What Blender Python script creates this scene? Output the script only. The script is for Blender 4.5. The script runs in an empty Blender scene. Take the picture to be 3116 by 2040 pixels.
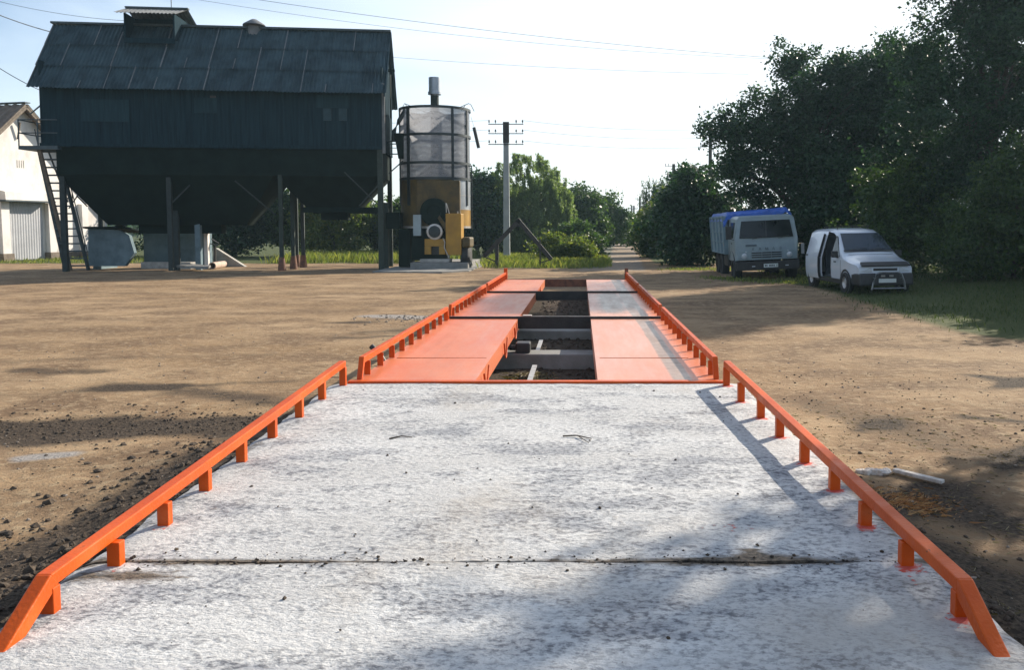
import bpy, math, random
import numpy as np
from mathutils import Vector, Matrix, noise

# ------------------------------------------------------------------ camera, light, exposure
R = math.radians
SC = bpy.context.scene
COL = SC.collection
PITCH = R(3.5)
CAM_Z = 1.95
cam_d = bpy.data.cameras.new("camera")
cam = bpy.data.objects.new("camera", cam_d)
COL.objects.link(cam)
cam.location = (0, 0, CAM_Z)
cam.rotation_euler = (R(90) - PITCH, 0, 0)
cam_d.sensor_fit = 'HORIZONTAL'
cam_d.sensor_width = 36
cam_d.lens = 36 * 2000 / 2380
cam_d.shift_x = -159 / 2380
cam_d.shift_y = -126 / 2380
cam_d.clip_end = 3000
SC.camera = cam

SUN_AZ, SUN_EL = 46.0, 28.0          # azimuth to the right of +Y
world = bpy.data.worlds.new("World")
SC.world = world
world.use_nodes = True
wn = world.node_tree
bg = wn.nodes["Background"]
sky = wn.nodes.new("ShaderNodeTexSky")
sky.sky_type = 'NISHITA'
sky.sun_disc = False
sky.sun_elevation = R(SUN_EL)
sky.sun_rotation = R(SUN_AZ)
sky.air_density = 1.0
sky.dust_density = 1.0
sky.ozone_density = 3.0
# thin cirrus mixed over the sky
tc = wn.nodes.new("ShaderNodeTexCoord")
mp = wn.nodes.new("ShaderNodeMapping")
mp.inputs["Scale"].default_value = (1.0, 1.6, 5.0)
nz = wn.nodes.new("ShaderNodeTexNoise")
nz.inputs["Scale"].default_value = 1.5
nz.inputs["Detail"].default_value = 6
nz.inputs["Distortion"].default_value = .6
cr = wn.nodes.new("ShaderNodeValToRGB")
cr.color_ramp.elements[0].position = .36
cr.color_ramp.elements[1].position = .66
cr.color_ramp.elements[1].color = (.34, .34, .34, 1)
mx = wn.nodes.new("ShaderNodeMix")
mx.data_type = 'RGBA'
mx.inputs[7].default_value = (10.2, 10.8, 11.3, 1)
wn.links.new(tc.outputs["Generated"], mp.inputs["Vector"])
wn.links.new(mp.outputs[0], nz.inputs["Vector"])
wn.links.new(nz.outputs["Fac"], cr.inputs["Fac"])
wn.links.new(cr.outputs["Color"], mx.inputs[0])
wn.links.new(sky.outputs[0], mx.inputs[6])
# bright thin haze towards the sun's side of the sky
vm_ = wn.nodes.new("ShaderNodeVectorMath")
vm_.operation = 'DOT_PRODUCT'
vm_.inputs[1].default_value = (math.sin(R(30)), math.cos(R(30)), .12)
wn.links.new(tc.outputs["Generated"], vm_.inputs[0])
mr_ = wn.nodes.new("ShaderNodeMapRange")
mr_.interpolation_type = 'SMOOTHSTEP'
mr_.inputs[1].default_value = .50
mr_.inputs[2].default_value = 1.02
mr_.inputs[4].default_value = .85
wn.links.new(vm_.outputs["Value"], mr_.inputs[0])
mx2 = wn.nodes.new("ShaderNodeMix")
mx2.data_type = 'RGBA'
mx2.inputs[7].default_value = (7.4, 7.9, 8.2, 1)
wn.links.new(mr_.outputs[0], mx2.inputs[0])
wn.links.new(mx.outputs[2], mx2.inputs[6])
wn.links.new(mx2.outputs[2], bg.inputs["Color"])
bg.inputs["Strength"].default_value = 0.098

sun_d = bpy.data.lights.new("sun", 'SUN')
sun = bpy.data.objects.new("sun", sun_d)
COL.objects.link(sun)
sun_d.energy = 5.0
sun_d.angle = R(.53)
sun_d.color = (1.0, .90, .76)
SUN_DIR = Vector((math.sin(R(SUN_AZ)) * math.cos(R(SUN_EL)), math.cos(R(SUN_AZ)) * math.cos(R(SUN_EL)), math.sin(R(SUN_EL))))
sun.rotation_euler = SUN_DIR.to_track_quat('Z', 'Y').to_euler()
sun.location = (30, 30, 40)
SC.view_settings.view_transform = 'Standard'
SC.view_settings.look = 'None'
SC.view_settings.exposure = 0.74
SC.view_settings.gamma = 1
SC.cycles.max_bounces = 6
SC.cycles.transparent_max_bounces = 16
SC.cycles.use_denoising = True

# ------------------------------------------------------------------ helpers
_cp, _sp = math.cos(PITCH), math.sin(PITCH)
def ray(px, py):                       # pixel of the 2380 wide photograph -> direction
    dx, dy = px - 1349, py - 653
    return Vector((dx, 2000 * _cp - dy * _sp, -2000 * _sp - dy * _cp))
def P(px, py, Y):
    d = ray(px, py)
    return Vector((0, 0, CAM_Z)) + d * (Y / d.y)
def G(px, py, z=0.0):
    d = ray(px, py)
    return Vector((0, 0, CAM_Z)) + d * ((z - CAM_Z) / d.z)
def sstep(a, b, x):
    t = min(1, max(0, (x - a) / (b - a)))
    return t * t * (3 - 2 * t)
def nval(x, y, z=0.0, s=1.0):
    return noise.noise(Vector((x * s, y * s, z)))

MATS = {}
def mat(name, col, col2=None, rough=.8, scale=4, stretch=(1, 1, 1), bump=0.0, bscale=None, metal=0, detail=5, lo=.35, hi=.65, coat=0, spec=.5, coords='Object'):
    m = bpy.data.materials.new(name)
    m.use_nodes = True
    t = m.node_tree
    b = t.nodes["Principled BSDF"]
    b.inputs["Roughness"].default_value = rough
    b.inputs["Metallic"].default_value = metal
    b.inputs["Specular IOR Level"].default_value = spec
    b.inputs["Coat Weight"].default_value = coat
    b.inputs["Base Color"].default_value = (*col, 1)
    c = t.nodes.new("ShaderNodeTexCoord")
    mpn = t.nodes.new("ShaderNodeMapping")
    mpn.inputs["Scale"].default_value = stretch
    t.links.new(c.outputs[coords], mpn.inputs["Vector"])
    if col2 is None:
        col2 = tuple(x * .72 for x in col)
    n = t.nodes.new("ShaderNodeTexNoise")
    n.inputs["Scale"].default_value = scale
    n.inputs["Detail"].default_value = detail
    n.inputs["Roughness"].default_value = .62
    t.links.new(mpn.outputs[0], n.inputs["Vector"])
    r = t.nodes.new("ShaderNodeValToRGB")
    r.color_ramp.elements[0].position = lo
    r.color_ramp.elements[1].position = hi
    r.color_ramp.elements[0].color = (*col2, 1)
    r.color_ramp.elements[1].color = (*col, 1)
    t.links.new(n.outputs["Fac"], r.inputs["Fac"])
    t.links.new(r.outputs["Color"], b.inputs["Base Color"])
    if bump:
        n2 = t.nodes.new("ShaderNodeTexNoise")
        n2.inputs["Scale"].default_value = bscale or scale * 6
        n2.inputs["Detail"].default_value = 4
        t.links.new(mpn.outputs[0], n2.inputs["Vector"])
        bp = t.nodes.new("ShaderNodeBump")
        bp.inputs["Strength"].default_value = bump
        bp.inputs["Distance"].default_value = .02
        t.links.new(n2.outputs["Fac"], bp.inputs["Height"])
        t.links.new(bp.outputs[0], b.inputs["Normal"])
    MATS[name] = m
    return m
def nodes_of(m):
    t = m.node_tree
    return t, t.nodes, t.links, t.nodes["Principled BSDF"]

class MB:
    """collects shapes; build() links them as one mesh object"""
    def __init__(s):
        s.v, s.f = [], []
    def add(s, vs, fs):
        n = len(s.v)
        s.v += [Vector(p) for p in vs]
        s.f += [tuple(i + n for i in f) for f in fs]
        return s
    def hexa(s, p):
        return s.add(p, [(0, 3, 2, 1), (4, 5, 6, 7), (0, 1, 5, 4), (1, 2, 6, 5), (2, 3, 7, 6), (3, 0, 4, 7)])
    def box(s, c, d, M=None):
        c = Vector(c)
        h = [x / 2 for x in d]
        p = [Vector((a * h[0], b * h[1], e * h[2])) for e in (-1, 1) for a, b in ((-1, -1), (1, -1), (1, 1), (-1, 1))]
        if M is not None:
            p = [M @ q for q in p]
        return s.hexa([c + q for q in p])
    def span(s, a, b):
        a, b = Vector(a), Vector(b)
        return s.box((a + b) / 2, [abs(x) for x in (b - a)])
    def bar(s, a, b, w, h=None, up=(0, 0, 1)):
        a, b = Vector(a), Vector(b)
        h = h or w
        d = (b - a).normalized()
        u = Vector(up)
        if abs(d.dot(u)) > .95:
            u = Vector((0, 1, 0))
        x = d.cross(u).normalized() * w / 2
        z = x.cross(d).normalized() * h / 2
        return s.hexa([a - x - z, a + x - z, a + x + z, a - x + z, b - x - z, b + x - z, b + x + z, b - x + z])
    def tube(s, pts, r, n=8, cap=True):
        pts = [Vector(p) for p in pts]
        rs = r if isinstance(r, (list, tuple)) else [r] * len(pts)
        base = len(s.v)
        for i, p in enumerate(pts):
            d = (pts[min(i + 1, len(pts) - 1)] - pts[max(i - 1, 0)]).normalized()
            u = Vector((0, 0, 1)) if abs(d.z) < .9 else Vector((1, 0, 0))
            x = d.cross(u).normalized()
            y = d.cross(x)
            for k in range(n):
                a = 2 * math.pi * k / n
                s.v.append(p + (x * math.cos(a) + y * math.sin(a)) * rs[i])
        for i in range(len(pts) - 1):
            for k in range(n):
                a, b = base + i * n + k, base + i * n + (k + 1) % n
                s.f.append((a, b, b + n, a + n))
        if cap:
            s.f.append(tuple(base + k for k in range(n)))
            s.f.append(tuple(base + (len(pts) - 1) * n + k for k in reversed(range(n))))
        return s
    def lathe(s, c, prof, n=32, axis='z'):
        c = Vector(c)
        base = len(s.v)
        for r, h in prof:
            for k in range(n):
                a = 2 * math.pi * k / n
                q = (r * math.cos(a), r * math.sin(a), h)
                if axis == 'x':
                    q = (q[2], q[0], q[1])
                if axis == 'y':
                    q = (q[0], q[2], q[1])
                s.v.append(c + Vector(q))
        for i in range(len(prof) - 1):
            for k in range(n):
                a, b = base + i * n + k, base + i * n + (k + 1) % n
                s.f.append((a, b, b + n, a + n))
        return s
    def prism(s, poly, ext):
        ext = Vector(ext)
        n = len(poly)
        a = [Vector(p) for p in poly]
        return s.add(a + [p + ext for p in a], [tuple(range(n))[::-1], tuple(range(n, 2 * n))] + [(i, (i + 1) % n, (i + 1) % n + n, i + n) for i in range(n)])
    def grid(s, rows):
        n = len(rows[0])
        base = len(s.v)
        for r in rows:
            s.v += [Vector(p) for p in r]
        for i in range(len(rows) - 1):
            for k in range(n - 1):
                a = base + i * n + k
                s.f.append((a, a + 1, a + n + 1, a + n))
        return s
    def build(s, name, m, parent=None, loc=None, smooth=False, bevel=0, world=True, ang=40):
        o0 = Vector(loc) if loc is not None else Vector((0, 0, 0))
        if parent is not None and world:
            q = parent
            o0 = Vector((0, 0, 0))
            while q is not None:
                o0 += q.location
                q = q.parent
        me = bpy.data.meshes.new(name)
        me.from_pydata([p - o0 for p in s.v], [], s.f)
        me.materials.append(m)
        me.validate()
        ob = bpy.data.objects.new(name, me)
        COL.objects.link(ob)
        if parent is not None:
            ob.parent = parent
        elif loc is not None:
            ob.location = loc
        if smooth:
            me.shade_smooth() if not hasattr(me, 'use_auto_smooth') else None
        import bmesh
        bm = bmesh.new()
        bm.from_mesh(me)
        bmesh.ops.recalc_face_normals(bm, faces=bm.faces)
        bm.to_mesh(me)
        bm.free()
        if smooth:
            try:
                me.set_sharp_from_angle(angle=R(ang))
            except Exception:
                pass
        if bevel:
            md = ob.modifiers.new("edge", 'BEVEL')
            md.width = bevel
            md.segments = 2
            md.limit_method = 'ANGLE'
            md.angle_limit = R(40)
        return ob
def tag(o, label, cat, group=None, kind=None):
    if label:
        o["label"] = label
    if cat:
        o["category"] = cat
    if group:
        o["group"] = group
    if kind:
        o["kind"] = kind
    return o
def thing(name, loc, label, cat, group=None, rz=0.0):
    o = bpy.data.objects.new(name, None)
    o.empty_display_size = .3
    COL.objects.link(o)
    o.location = loc
    o.rotation_euler = (0, 0, rz)
    return tag(o, label, cat, group)
def copy_tree(o, parent=None):
    c = o.copy()
    COL.objects.link(c)
    c.parent = parent
    for ch in list(o.children):
        copy_tree(ch, c)
    return c
def quads_mesh(name, V, m, nper=4):
    """numpy array (n*nper,3) -> loose polygons"""
    n = len(V) // nper
    me = bpy.data.meshes.new(name)
    me.vertices.add(len(V))
    me.vertices.foreach_set("co", np.asarray(V, dtype=np.float32).ravel())
    me.loops.add(n * nper)
    me.loops.foreach_set("vertex_index", np.arange(n * nper, dtype=np.int32))
    me.polygons.add(n)
    me.polygons.foreach_set("loop_start", np.arange(0, n * nper, nper, dtype=np.int32))
    me.update(calc_edges=True)
    me.materials.append(m)
    return me

# ------------------------------------------------------------------ materials
SUNK = None
def island_ramp(m, cols, bump=False):
    t, N, L, b = nodes_of(m)
    g = N.new("ShaderNodeNewGeometry")
    r = N.new("ShaderNodeValToRGB")
    els = r.color_ramp.elements
    while len(els) < len(cols):
        els.new(.5)
    for i, c in enumerate(cols):
        els[i].position = i / (len(cols) - 1)
        els[i].color = (*c, 1)
    L.new(g.outputs["Random Per Island"], r.inputs["Fac"])
    L.new(r.outputs["Color"], b.inputs["Base Color"])
    return r
def leaf_mat(name, cols, trans=.4, rough=.45, tcol=1.5):
    m = bpy.data.materials.new(name)
    m.use_nodes = True
    t, N, L, b = nodes_of(m)
    b.inputs["Roughness"].default_value = rough
    b.inputs["Specular IOR Level"].default_value = .35
    r = island_ramp(m, cols)
    tr = N.new("ShaderNodeBsdfTranslucent")
    mul = N.new("ShaderNodeMix")
    mul.data_type = 'RGBA'
    mul.blend_type = 'MULTIPLY'
    mul.inputs[0].default_value = 1
    mul.inputs[7].default_value = (tcol, tcol * 1.1, tcol * .45, 1)
    L.new(r.outputs["Color"], mul.inputs[6])
    L.new(mul.outputs[2], tr.inputs["Color"])
    mix = N.new("ShaderNodeMixShader")
    mix.inputs[0].default_value = trans
    L.new(b.outputs[0], mix.inputs[1])
    L.new(tr.outputs[0], mix.inputs[2])
    L.new(mix.outputs[0], N["Material Output"].inputs["Surface"])
    MATS[name] = m
    return m
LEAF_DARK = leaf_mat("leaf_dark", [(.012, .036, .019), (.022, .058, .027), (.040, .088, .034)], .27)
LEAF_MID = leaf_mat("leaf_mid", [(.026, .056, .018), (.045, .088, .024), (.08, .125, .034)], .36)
LEAF_YEL = leaf_mat("leaf_yellow", [(.07, .11, .025), (.12, .16, .035), (.20, .21, .05)], .42)
LEAF_WIL = leaf_mat("leaf_willow", [(.10, .15, .055), (.16, .22, .085), (.25, .31, .14)], .42)
GRASS = leaf_mat("grass_blade", [(.09, .12, .03), (.15, .18, .045), (.27, .25, .09)], .38)
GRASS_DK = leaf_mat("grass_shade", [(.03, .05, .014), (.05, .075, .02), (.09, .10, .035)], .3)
STRAW = leaf_mat("straw_blade", [(.20, .085, .025), (.36, .17, .055), (.50, .30, .12)], .04)
DARKSTRAW = leaf_mat("dead_grass", [(.05, .04, .025), (.12, .09, .05), (.30, .24, .14)], .15)

BARK = mat("bark", (.10, .08, .06), (.045, .036, .028), .9, 6, (1, 1, .25), .6, 20)
BIRCHBARK = mat("birch_bark", (.5, .48, .44), (.08, .07, .06), .8, 5, (1, 1, 3))
CLOD = mat("dark_soil", (.085, .062, .042), (.03, .023, .017), .95, 7, bump=.7, bscale=30)

# ground
GROUND = bpy.data.materials.new("yard_earth")
GROUND.use_nodes = True
t, N, L, b = nodes_of(GROUND)
b.inputs["Roughness"].default_value = .93
b.inputs["Specular IOR Level"].default_value = .15
c = N.new("ShaderNodeTexCoord")
def gnoise(scale, stretch=(1, 1, 1), detail=6, rot=0):
    mm = N.new("ShaderNodeMapping")
    mm.inputs["Scale"].default_value = stretch
    mm.inputs["Rotation"].default_value = (0, 0, rot)
    L.new(c.outputs["Object"], mm.inputs["Vector"])
    n = N.new("ShaderNodeTexNoise")
    n.inputs["Scale"].default_value = scale
    n.inputs["Detail"].default_value = detail
    n.inputs["Roughness"].default_value = .65
    L.new(mm.outputs[0], n.inputs["Vector"])
    return n.outputs["Fac"]
def gramp(fac, p0, p1, c0=(0, 0, 0), c1=(1, 1, 1)):
    r = N.new("ShaderNodeValToRGB")
    r.color_ramp.elements[0].position = p0
    r.color_ramp.elements[1].position = p1
    r.color_ramp.elements[0].color = (*c0, 1)
    r.color_ramp.elements[1].color = (*c1, 1)
    L.new(fac, r.inputs["Fac"])
    return r.outputs["Color"]
def gmix(fac, a, bb, blend='MIX'):
    x = N.new("ShaderNodeMix")
    x.data_type = 'RGBA'
    x.blend_type = blend
    if isinstance(fac, float):
        x.inputs[0].default_value = fac
    else:
        L.new(fac, x.inputs[0])
    for i, q in ((6, a), (7, bb)):
        if isinstance(q, tuple):
            x.inputs[i].default_value = (*q, 1)
        else:
            L.new(q, x.inputs[i])
    return x.outputs[2]
def gattr(name):
    a = N.new("ShaderNodeAttribute")
    a.attribute_name = name
    return a.outputs["Fac"]
def gmath(op, a, bb):
    x = N.new("ShaderNodeMath")
    x.operation = op
    for i, q in ((0, a), (1, bb)):
        if isinstance(q, (float, int)):
            x.inputs[i].default_value = q
        else:
            L.new(q, x.inputs[i])
    x.use_clamp = True
    return x.outputs[0]
big = gnoise(.22, (1, 1.5, 1), 4)
mid = gnoise(.8, (.9, 1.1, 1), 9)
fine = gnoise(8, (.9, 1.1, 1), 9)
speck = gnoise(34, (1, 1, 1), 4)
col = gmix(gramp(big, .38, .62), (.235, .152, .082), (.365, .255, .150))
col = gmix(gramp(mid, .42, .60), col, (.165, .106, .062))
col = gmix(gmath('MULTIPLY', gramp(fine, .50, .66), .8), col, (.38, .285, .175))
col = gmix(gmath('MULTIPLY', gramp(speck, .60, .70), .55), col, (.10, .068, .048))
mud = gattr("mud")  # mud patches, and the shade painted on the pit floor
mudf = gramp(gmath('ADD', gmath('MULTIPLY', mud, 1.1), gmath('MULTIPLY', gmath('SUBTRACT', fine, .5), .9)), .30, .62)
col = gmix(mudf, col, gmix(gramp(speck, .4, .65), (.028, .021, .016), (.105, .078, .054)))
gr = gattr("grassy")
grf = gramp(gmath('ADD', gr, gmath('MULTIPLY', gmath('SUBTRACT', fine, .5), 1.2)), .32, .62)
col = gmix(grf, col, gmix(gramp(speck, .35, .7), (.04, .055, .018), (.10, .11, .038)))
gv = gattr("gravel")
gvf = gramp(gmath('ADD', gv, gmath('MULTIPLY', gmath('SUBTRACT', mid, .5), .8)), .35, .65)
col = gmix(gvf, col, gmix(gramp(speck, .3, .7), (.22, .20, .18), (.36, .33, .30)))
L.new(col, b.inputs["Base Color"])
bp = N.new("ShaderNodeBump")
bp.inputs["Strength"].default_value = .7
bp.inputs["Distance"].default_value = .06
hsum = gmath('ADD', gmath('MULTIPLY', fine, .7), gmath('MULTIPLY', speck, .35))
L.new(hsum, bp.inputs["Height"])
L.new(bp.outputs[0], b.inputs["Normal"])

# rough whitish concrete of the ramp
CONC = bpy.data.materials.new("ramp_concrete")
CONC.use_nodes = True
t, N, L, b = nodes_of(CONC)
b.inputs["Roughness"].default_value = .82
b.inputs["Specular IOR Level"].default_value = .3
c = N.new("ShaderNodeTexCoord")
n1 = gnoise(1.1, (.7, 1.5, 1), 8)
n2 = gnoise(36, (.75, 1.0, 1), 5, .25)
n3 = gnoise(2.6, (.6, 1.3, 1), 8)
n4 = gnoise(15, (.5, 1.3, 1), 6, -.08)
n5 = gnoise(75, (.6, 1.2, 1), 3, .3)
col = gmix(gramp(n1, .35, .65), (.46, .455, .445), (.62, .62, .61))
col = gmix(gmath('MULTIPLY', gramp(n3, .50, .64), .85), col, (.29, .30, .32))
pit = gmath('MULTIPLY', gramp(n2, .47, .61), gramp(n3, .34, .58))
col = gmix(gmath('MULTIPLY', pit, .88), col, (.10, .105, .12))
col = gmix(gmath('MULTIPLY', gramp(n5, .56, .66), .5), col, (.14, .13, .13))
col = gmix(gmath('MULTIPLY', gramp(n4, .63, .72), .6), col, (.20, .17, .14))
n6 = gnoise(.55, (1.3, .8, 1), 5, .6)
col = gmix(gmath('MULTIPLY', gramp(n6, .55, .72), .5), col, (.36, .31, .25))
dirt = gattr("dirt")
df = gramp(gmath('ADD', dirt, gmath('MULTIPLY', gmath('SUBTRACT', n4, .5), 1.6)), .38, .66)
col = gmix(df, col, gmix(gramp(n2, .4, .6), (.05, .042, .036), (.17, .135, .10)))
red = gattr("redpaint")
rf = gramp(gmath('ADD', red, gmath('MULTIPLY', gmath('SUBTRACT', n2, .5), 1.7)), .46, .62)
col = gmix(gmath('MULTIPLY', rf, .9), col, (.60, .06, .03))
L.new(col, b.inputs["Base Color"])
bp = N.new("ShaderNodeBump")
bp.inputs["Strength"].default_value = .9
bp.inputs["Distance"].default_value = .022
L.new(gmath('ADD', gmath('MULTIPLY', n2, .55), gmath('ADD', gmath('MULTIPLY', n4, .3), gmath('MULTIPLY', n5, .25))), bp.inputs["Height"])
L.new(bp.outputs[0], b.inputs["Normal"])

ORANGE = mat("orange_enamel", (.62, .092, .002), (.46, .058, .002), .42, 3, bump=.12, bscale=60, lo=.3, hi=.7, spec=.3)
def wear_paint(m):
    global N, L, c
    t, N, L, b = nodes_of(m)
    c = N.new("ShaderNodeTexCoord")
    src = b.inputs["Base Color"].links[0].from_socket
    w1, w2 = gnoise(5, (1, 1, 1), 8), gnoise(45, (1, .6, 1), 4)
    col = gmix(gmath('MULTIPLY', gramp(w1, .55, .75), .22), src, (.42, .20, .11))
    col = gmix(gmath('MULTIPLY', gramp(w2, .66, .72), gramp(w1, .45, .6)), col, (.11, .045, .025))
    L.new(col, b.inputs["Base Color"])
    L.new(gramp(w1, .35, .7, (.32, .32, .32), (.6, .6, .6)), b.inputs["Roughness"])
wear_paint(ORANGE)
# deck paint: thinner and dustier
DECK = bpy.data.materials.new("deck_paint")
DECK.use_nodes = True
t, N, L, b = nodes_of(DECK)
c = N.new("ShaderNodeTexCoord")
n1 = gnoise(.8, (1.2, .6, 1), 6)
n2 = gnoise(6, (1, 2.2, 1), 7)
n3 = gnoise(2.4, (2.6, .35, 1), 6)
n4 = gnoise(24, (.5, 2, 1), 4)
col = gmix(gramp(n1, .35, .65), (.60, .140, .050), (.66, .205, .09))
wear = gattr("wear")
col = gmix(gmath('MULTIPLY', gattr("dust_sheen"), gramp(n1, .2, .7, (.6, .6, .6))), col, (.60, .36, .27))  # right track paler: dust, and sky sheen put into the colour
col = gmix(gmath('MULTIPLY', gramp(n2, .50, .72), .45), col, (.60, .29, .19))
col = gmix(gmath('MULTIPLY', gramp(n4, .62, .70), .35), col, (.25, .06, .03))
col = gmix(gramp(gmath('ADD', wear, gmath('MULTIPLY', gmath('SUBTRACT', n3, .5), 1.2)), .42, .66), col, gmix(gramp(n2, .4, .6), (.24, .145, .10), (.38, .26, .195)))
L.new(col, b.inputs["Base Color"])
L.new(gmix(gramp(n3, .35, .65), (.28, .28, .28), (.44, .44, .44)), b.inputs["Roughness"])
bp = N.new("ShaderNodeBump")
bp.inputs["Strength"].default_value = .22
bp.inputs["Distance"].default_value = .01
L.new(n2, bp.inputs["Height"])
L.new(bp.outputs[0], b.inputs["Normal"])

SEAM = mat("weld_line", (.52, .12, .04), (.30, .07, .025), .6, 20)
STEEL_DK = mat("dark_steel", (.035, .032, .03), (.017, .016, .016), .6, 5, bump=.2, metal=.2)
STEEL_LT = mat("bare_steel", (.55, .53, .50), (.36, .33, .30), .42, 8, metal=.5)
RUST = mat("rusty_steel", (.20, .085, .045), (.09, .045, .03), .75, 7, bump=.3)
RUBBER = mat("black_rubber", (.022, .022, .023), (.014, .014, .014), .75, 8)
BLACKP = mat("black_plastic", (.025, .026, .028), (.016, .016, .017), .5, 8)
OLDCONC = mat("old_concrete", (.42, .40, .37), (.26, .245, .22), .9, 3, bump=.4, bscale=30)
PADCONC = mat("pad_concrete", (.27, .265, .25), (.17, .165, .15), .9, 2, bump=.4, bscale=25)
SLATE = mat("asbestos_slate", (.050, .085, .100), (.024, .042, .052), .9, 1.6, (1, .6, .6), .25, 30, spec=.2)
SLATE_LT = mat("pale_slate", (.17, .18, .185), (.10, .108, .112), .8, 2.2)
BOARD = mat("weathered_boards", (.014, .037, .050), (.007, .019, .027), .95, 2.2, (5, 5, .25), .5, 4, spec=.12)
BOARD_LT = mat("pale_boards", (.018, .046, .060), (.011, .030, .040), .9, 3, (4, 4, .3), spec=.12)
PANE = mat("dusty_pane", (.022, .055, .07), (.014, .038, .05), .4, 3, spec=.2)
HOPPER = mat("hopper_steel", (.008, .018, .015), (.004, .010, .009), .9, 1.5, bump=.2, spec=.12)
POSTGREY = mat("grey_post", (.03, .042, .042), (.018, .026, .026), .8, 5)
POSTGRN = mat("green_post", (.026, .042, .034), (.014, .024, .018), .75, 5)
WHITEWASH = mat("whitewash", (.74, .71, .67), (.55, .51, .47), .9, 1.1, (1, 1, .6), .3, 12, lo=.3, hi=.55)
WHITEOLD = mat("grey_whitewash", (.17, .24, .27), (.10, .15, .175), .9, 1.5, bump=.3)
GREYMETAL = mat("grey_sheet", (.42, .43, .45), (.35, .36, .38), .5, 1.5, metal=.2)
BROWNROOF = mat("brown_roof", (.19, .14, .10), (.11, .082, .06), .85, 3, (1, 1, 1), .3)
TIMBER = mat("old_timber", (.21, .17, .13), (.12, .095, .07), .85, 5, (1, 1, 1), .3)
STAIRBLUE = mat("stair_paint", (.055, .085, .10), (.035, .05, .055), .6, 6)
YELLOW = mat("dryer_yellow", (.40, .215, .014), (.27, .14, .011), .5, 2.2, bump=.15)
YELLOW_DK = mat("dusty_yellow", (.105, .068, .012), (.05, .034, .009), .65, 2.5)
DRYGREY = mat("dryer_frame", (.035, .046, .05), (.02, .028, .031), .5, 4, metal=.3)
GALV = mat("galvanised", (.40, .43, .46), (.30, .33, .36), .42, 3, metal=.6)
PANELGREY = mat("panel_grey", (.30, .38, .40), (.25, .31, .33), .5, 3)
POLECONC = mat("pole_concrete", (.40, .43, .42), (.30, .325, .32), .85, 3, (1, 1, .4), .2)
POLEWOOD = mat("pole_wood", (.11, .095, .08), (.065, .055, .045), .85, 5, (1, 1, .3))
PORCELAIN = mat("insulator", (.06, .065, .07), (.04, .04, .045), .3, 5)
WIRE = mat("wire", (.16, .17, .18), (.12, .13, .14), .6, 5)
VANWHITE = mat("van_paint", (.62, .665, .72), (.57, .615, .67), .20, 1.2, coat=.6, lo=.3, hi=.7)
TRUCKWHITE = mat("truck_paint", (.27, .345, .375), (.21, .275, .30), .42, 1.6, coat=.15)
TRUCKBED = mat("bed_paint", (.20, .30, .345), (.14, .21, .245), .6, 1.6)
TARP = mat("blue_tarp", (.012, .115, .50), (.008, .075, .36), .4, 3, bump=.3, bscale=8)
GLASS = mat("dark_glass", (.010, .014, .016), (.007, .01, .011), .09, 2, spec=.35)
VGLASS = mat("van_glass", (.02, .03, .036), (.012, .02, .024), .05, 2, spec=.7)
LAMP = mat("lamp_glass", (.55, .58, .60), (.42, .45, .47), .12, 5, spec=.8)
CHROME = mat("chrome", (.75, .77, .78), (.66, .68, .70), .14, 5, metal=1)
BARM = mat("dull_bar", (.30, .32, .33), (.2, .21, .22), .3, 6, metal=.7)
PLATE = mat("plate_white", (.62, .66, .64), (.56, .6, .58), .5, 5)
INK = mat("plate_ink", (.03, .035, .04), (.02, .02, .02), .6, 5)
LETTER = mat("worn_letter", (.10, .14, .17), (.07, .10, .12), .5, 8)
SEATC = mat("seat_cloth", (.075, .085, .10), (.05, .055, .065), .9, 6)
RED = mat("red_lamp", (.35, .03, .02), (.22, .02, .015), .3, 5)
STICK = mat("bleached_wood", (.62, .59, .55), (.40, .36, .31), .8, 6, (1, 4, 1), .3)
FOAM = mat("pale_lump", (.66, .61, .56), (.45, .39, .34), .9, 9, bump=.6)
PIPEM = mat("clay_pipe", (.52, .40, .32), (.40, .30, .24), .8, 4)
# perforated sheet of the dryer: half open
MESH = bpy.data.materials.new("perforated_sheet")
MESH.use_nodes = True
t, N, L, b = nodes_of(MESH)
b.inputs["Base Color"].default_value = (.27, .285, .31, 1)
b.inputs["Roughness"].default_value = .5
b.inputs["Metallic"].default_value = .35
c = N.new("ShaderNodeTexCoord")
vo = N.new("ShaderNodeTexVoronoi")
vo.inputs["Scale"].default_value = 55
L.new(c.outputs["Object"], vo.inputs["Vector"])
tp = N.new("ShaderNodeBsdfTransparent")
mixs = N.new("ShaderNodeMixShader")
wv = N.new("ShaderNodeTexWave")
wv.inputs["Scale"].default_value = 1.2
wv.inputs["Distortion"].default_value = 5
wv.bands_direction = 'Z'
L.new(c.outputs["Object"], wv.inputs["Vector"])
tl = N.new("ShaderNodeBsdfTranslucent")
tl.inputs["Color"].default_value = (.38, .39, .42, 1)
m2 = N.new("ShaderNodeMixShader")
m2.inputs[0].default_value = .5
L.new(b.outputs[0], m2.inputs[1])
L.new(tl.outputs[0], m2.inputs[2])
L.new(gmath('MULTIPLY', gmath('LESS_THAN', vo.outputs["Distance"], .42), gmix(gramp(wv.outputs["Fac"], .2, .8), (.40, .40, .40), (.66, .66, .66))), mixs.inputs[0])
L.new(m2.outputs[0], mixs.inputs[1])
L.new(tp.outputs[0], mixs.inputs[2])
L.new(mixs.outputs[0], N["Material Output"].inputs["Surface"])

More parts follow.
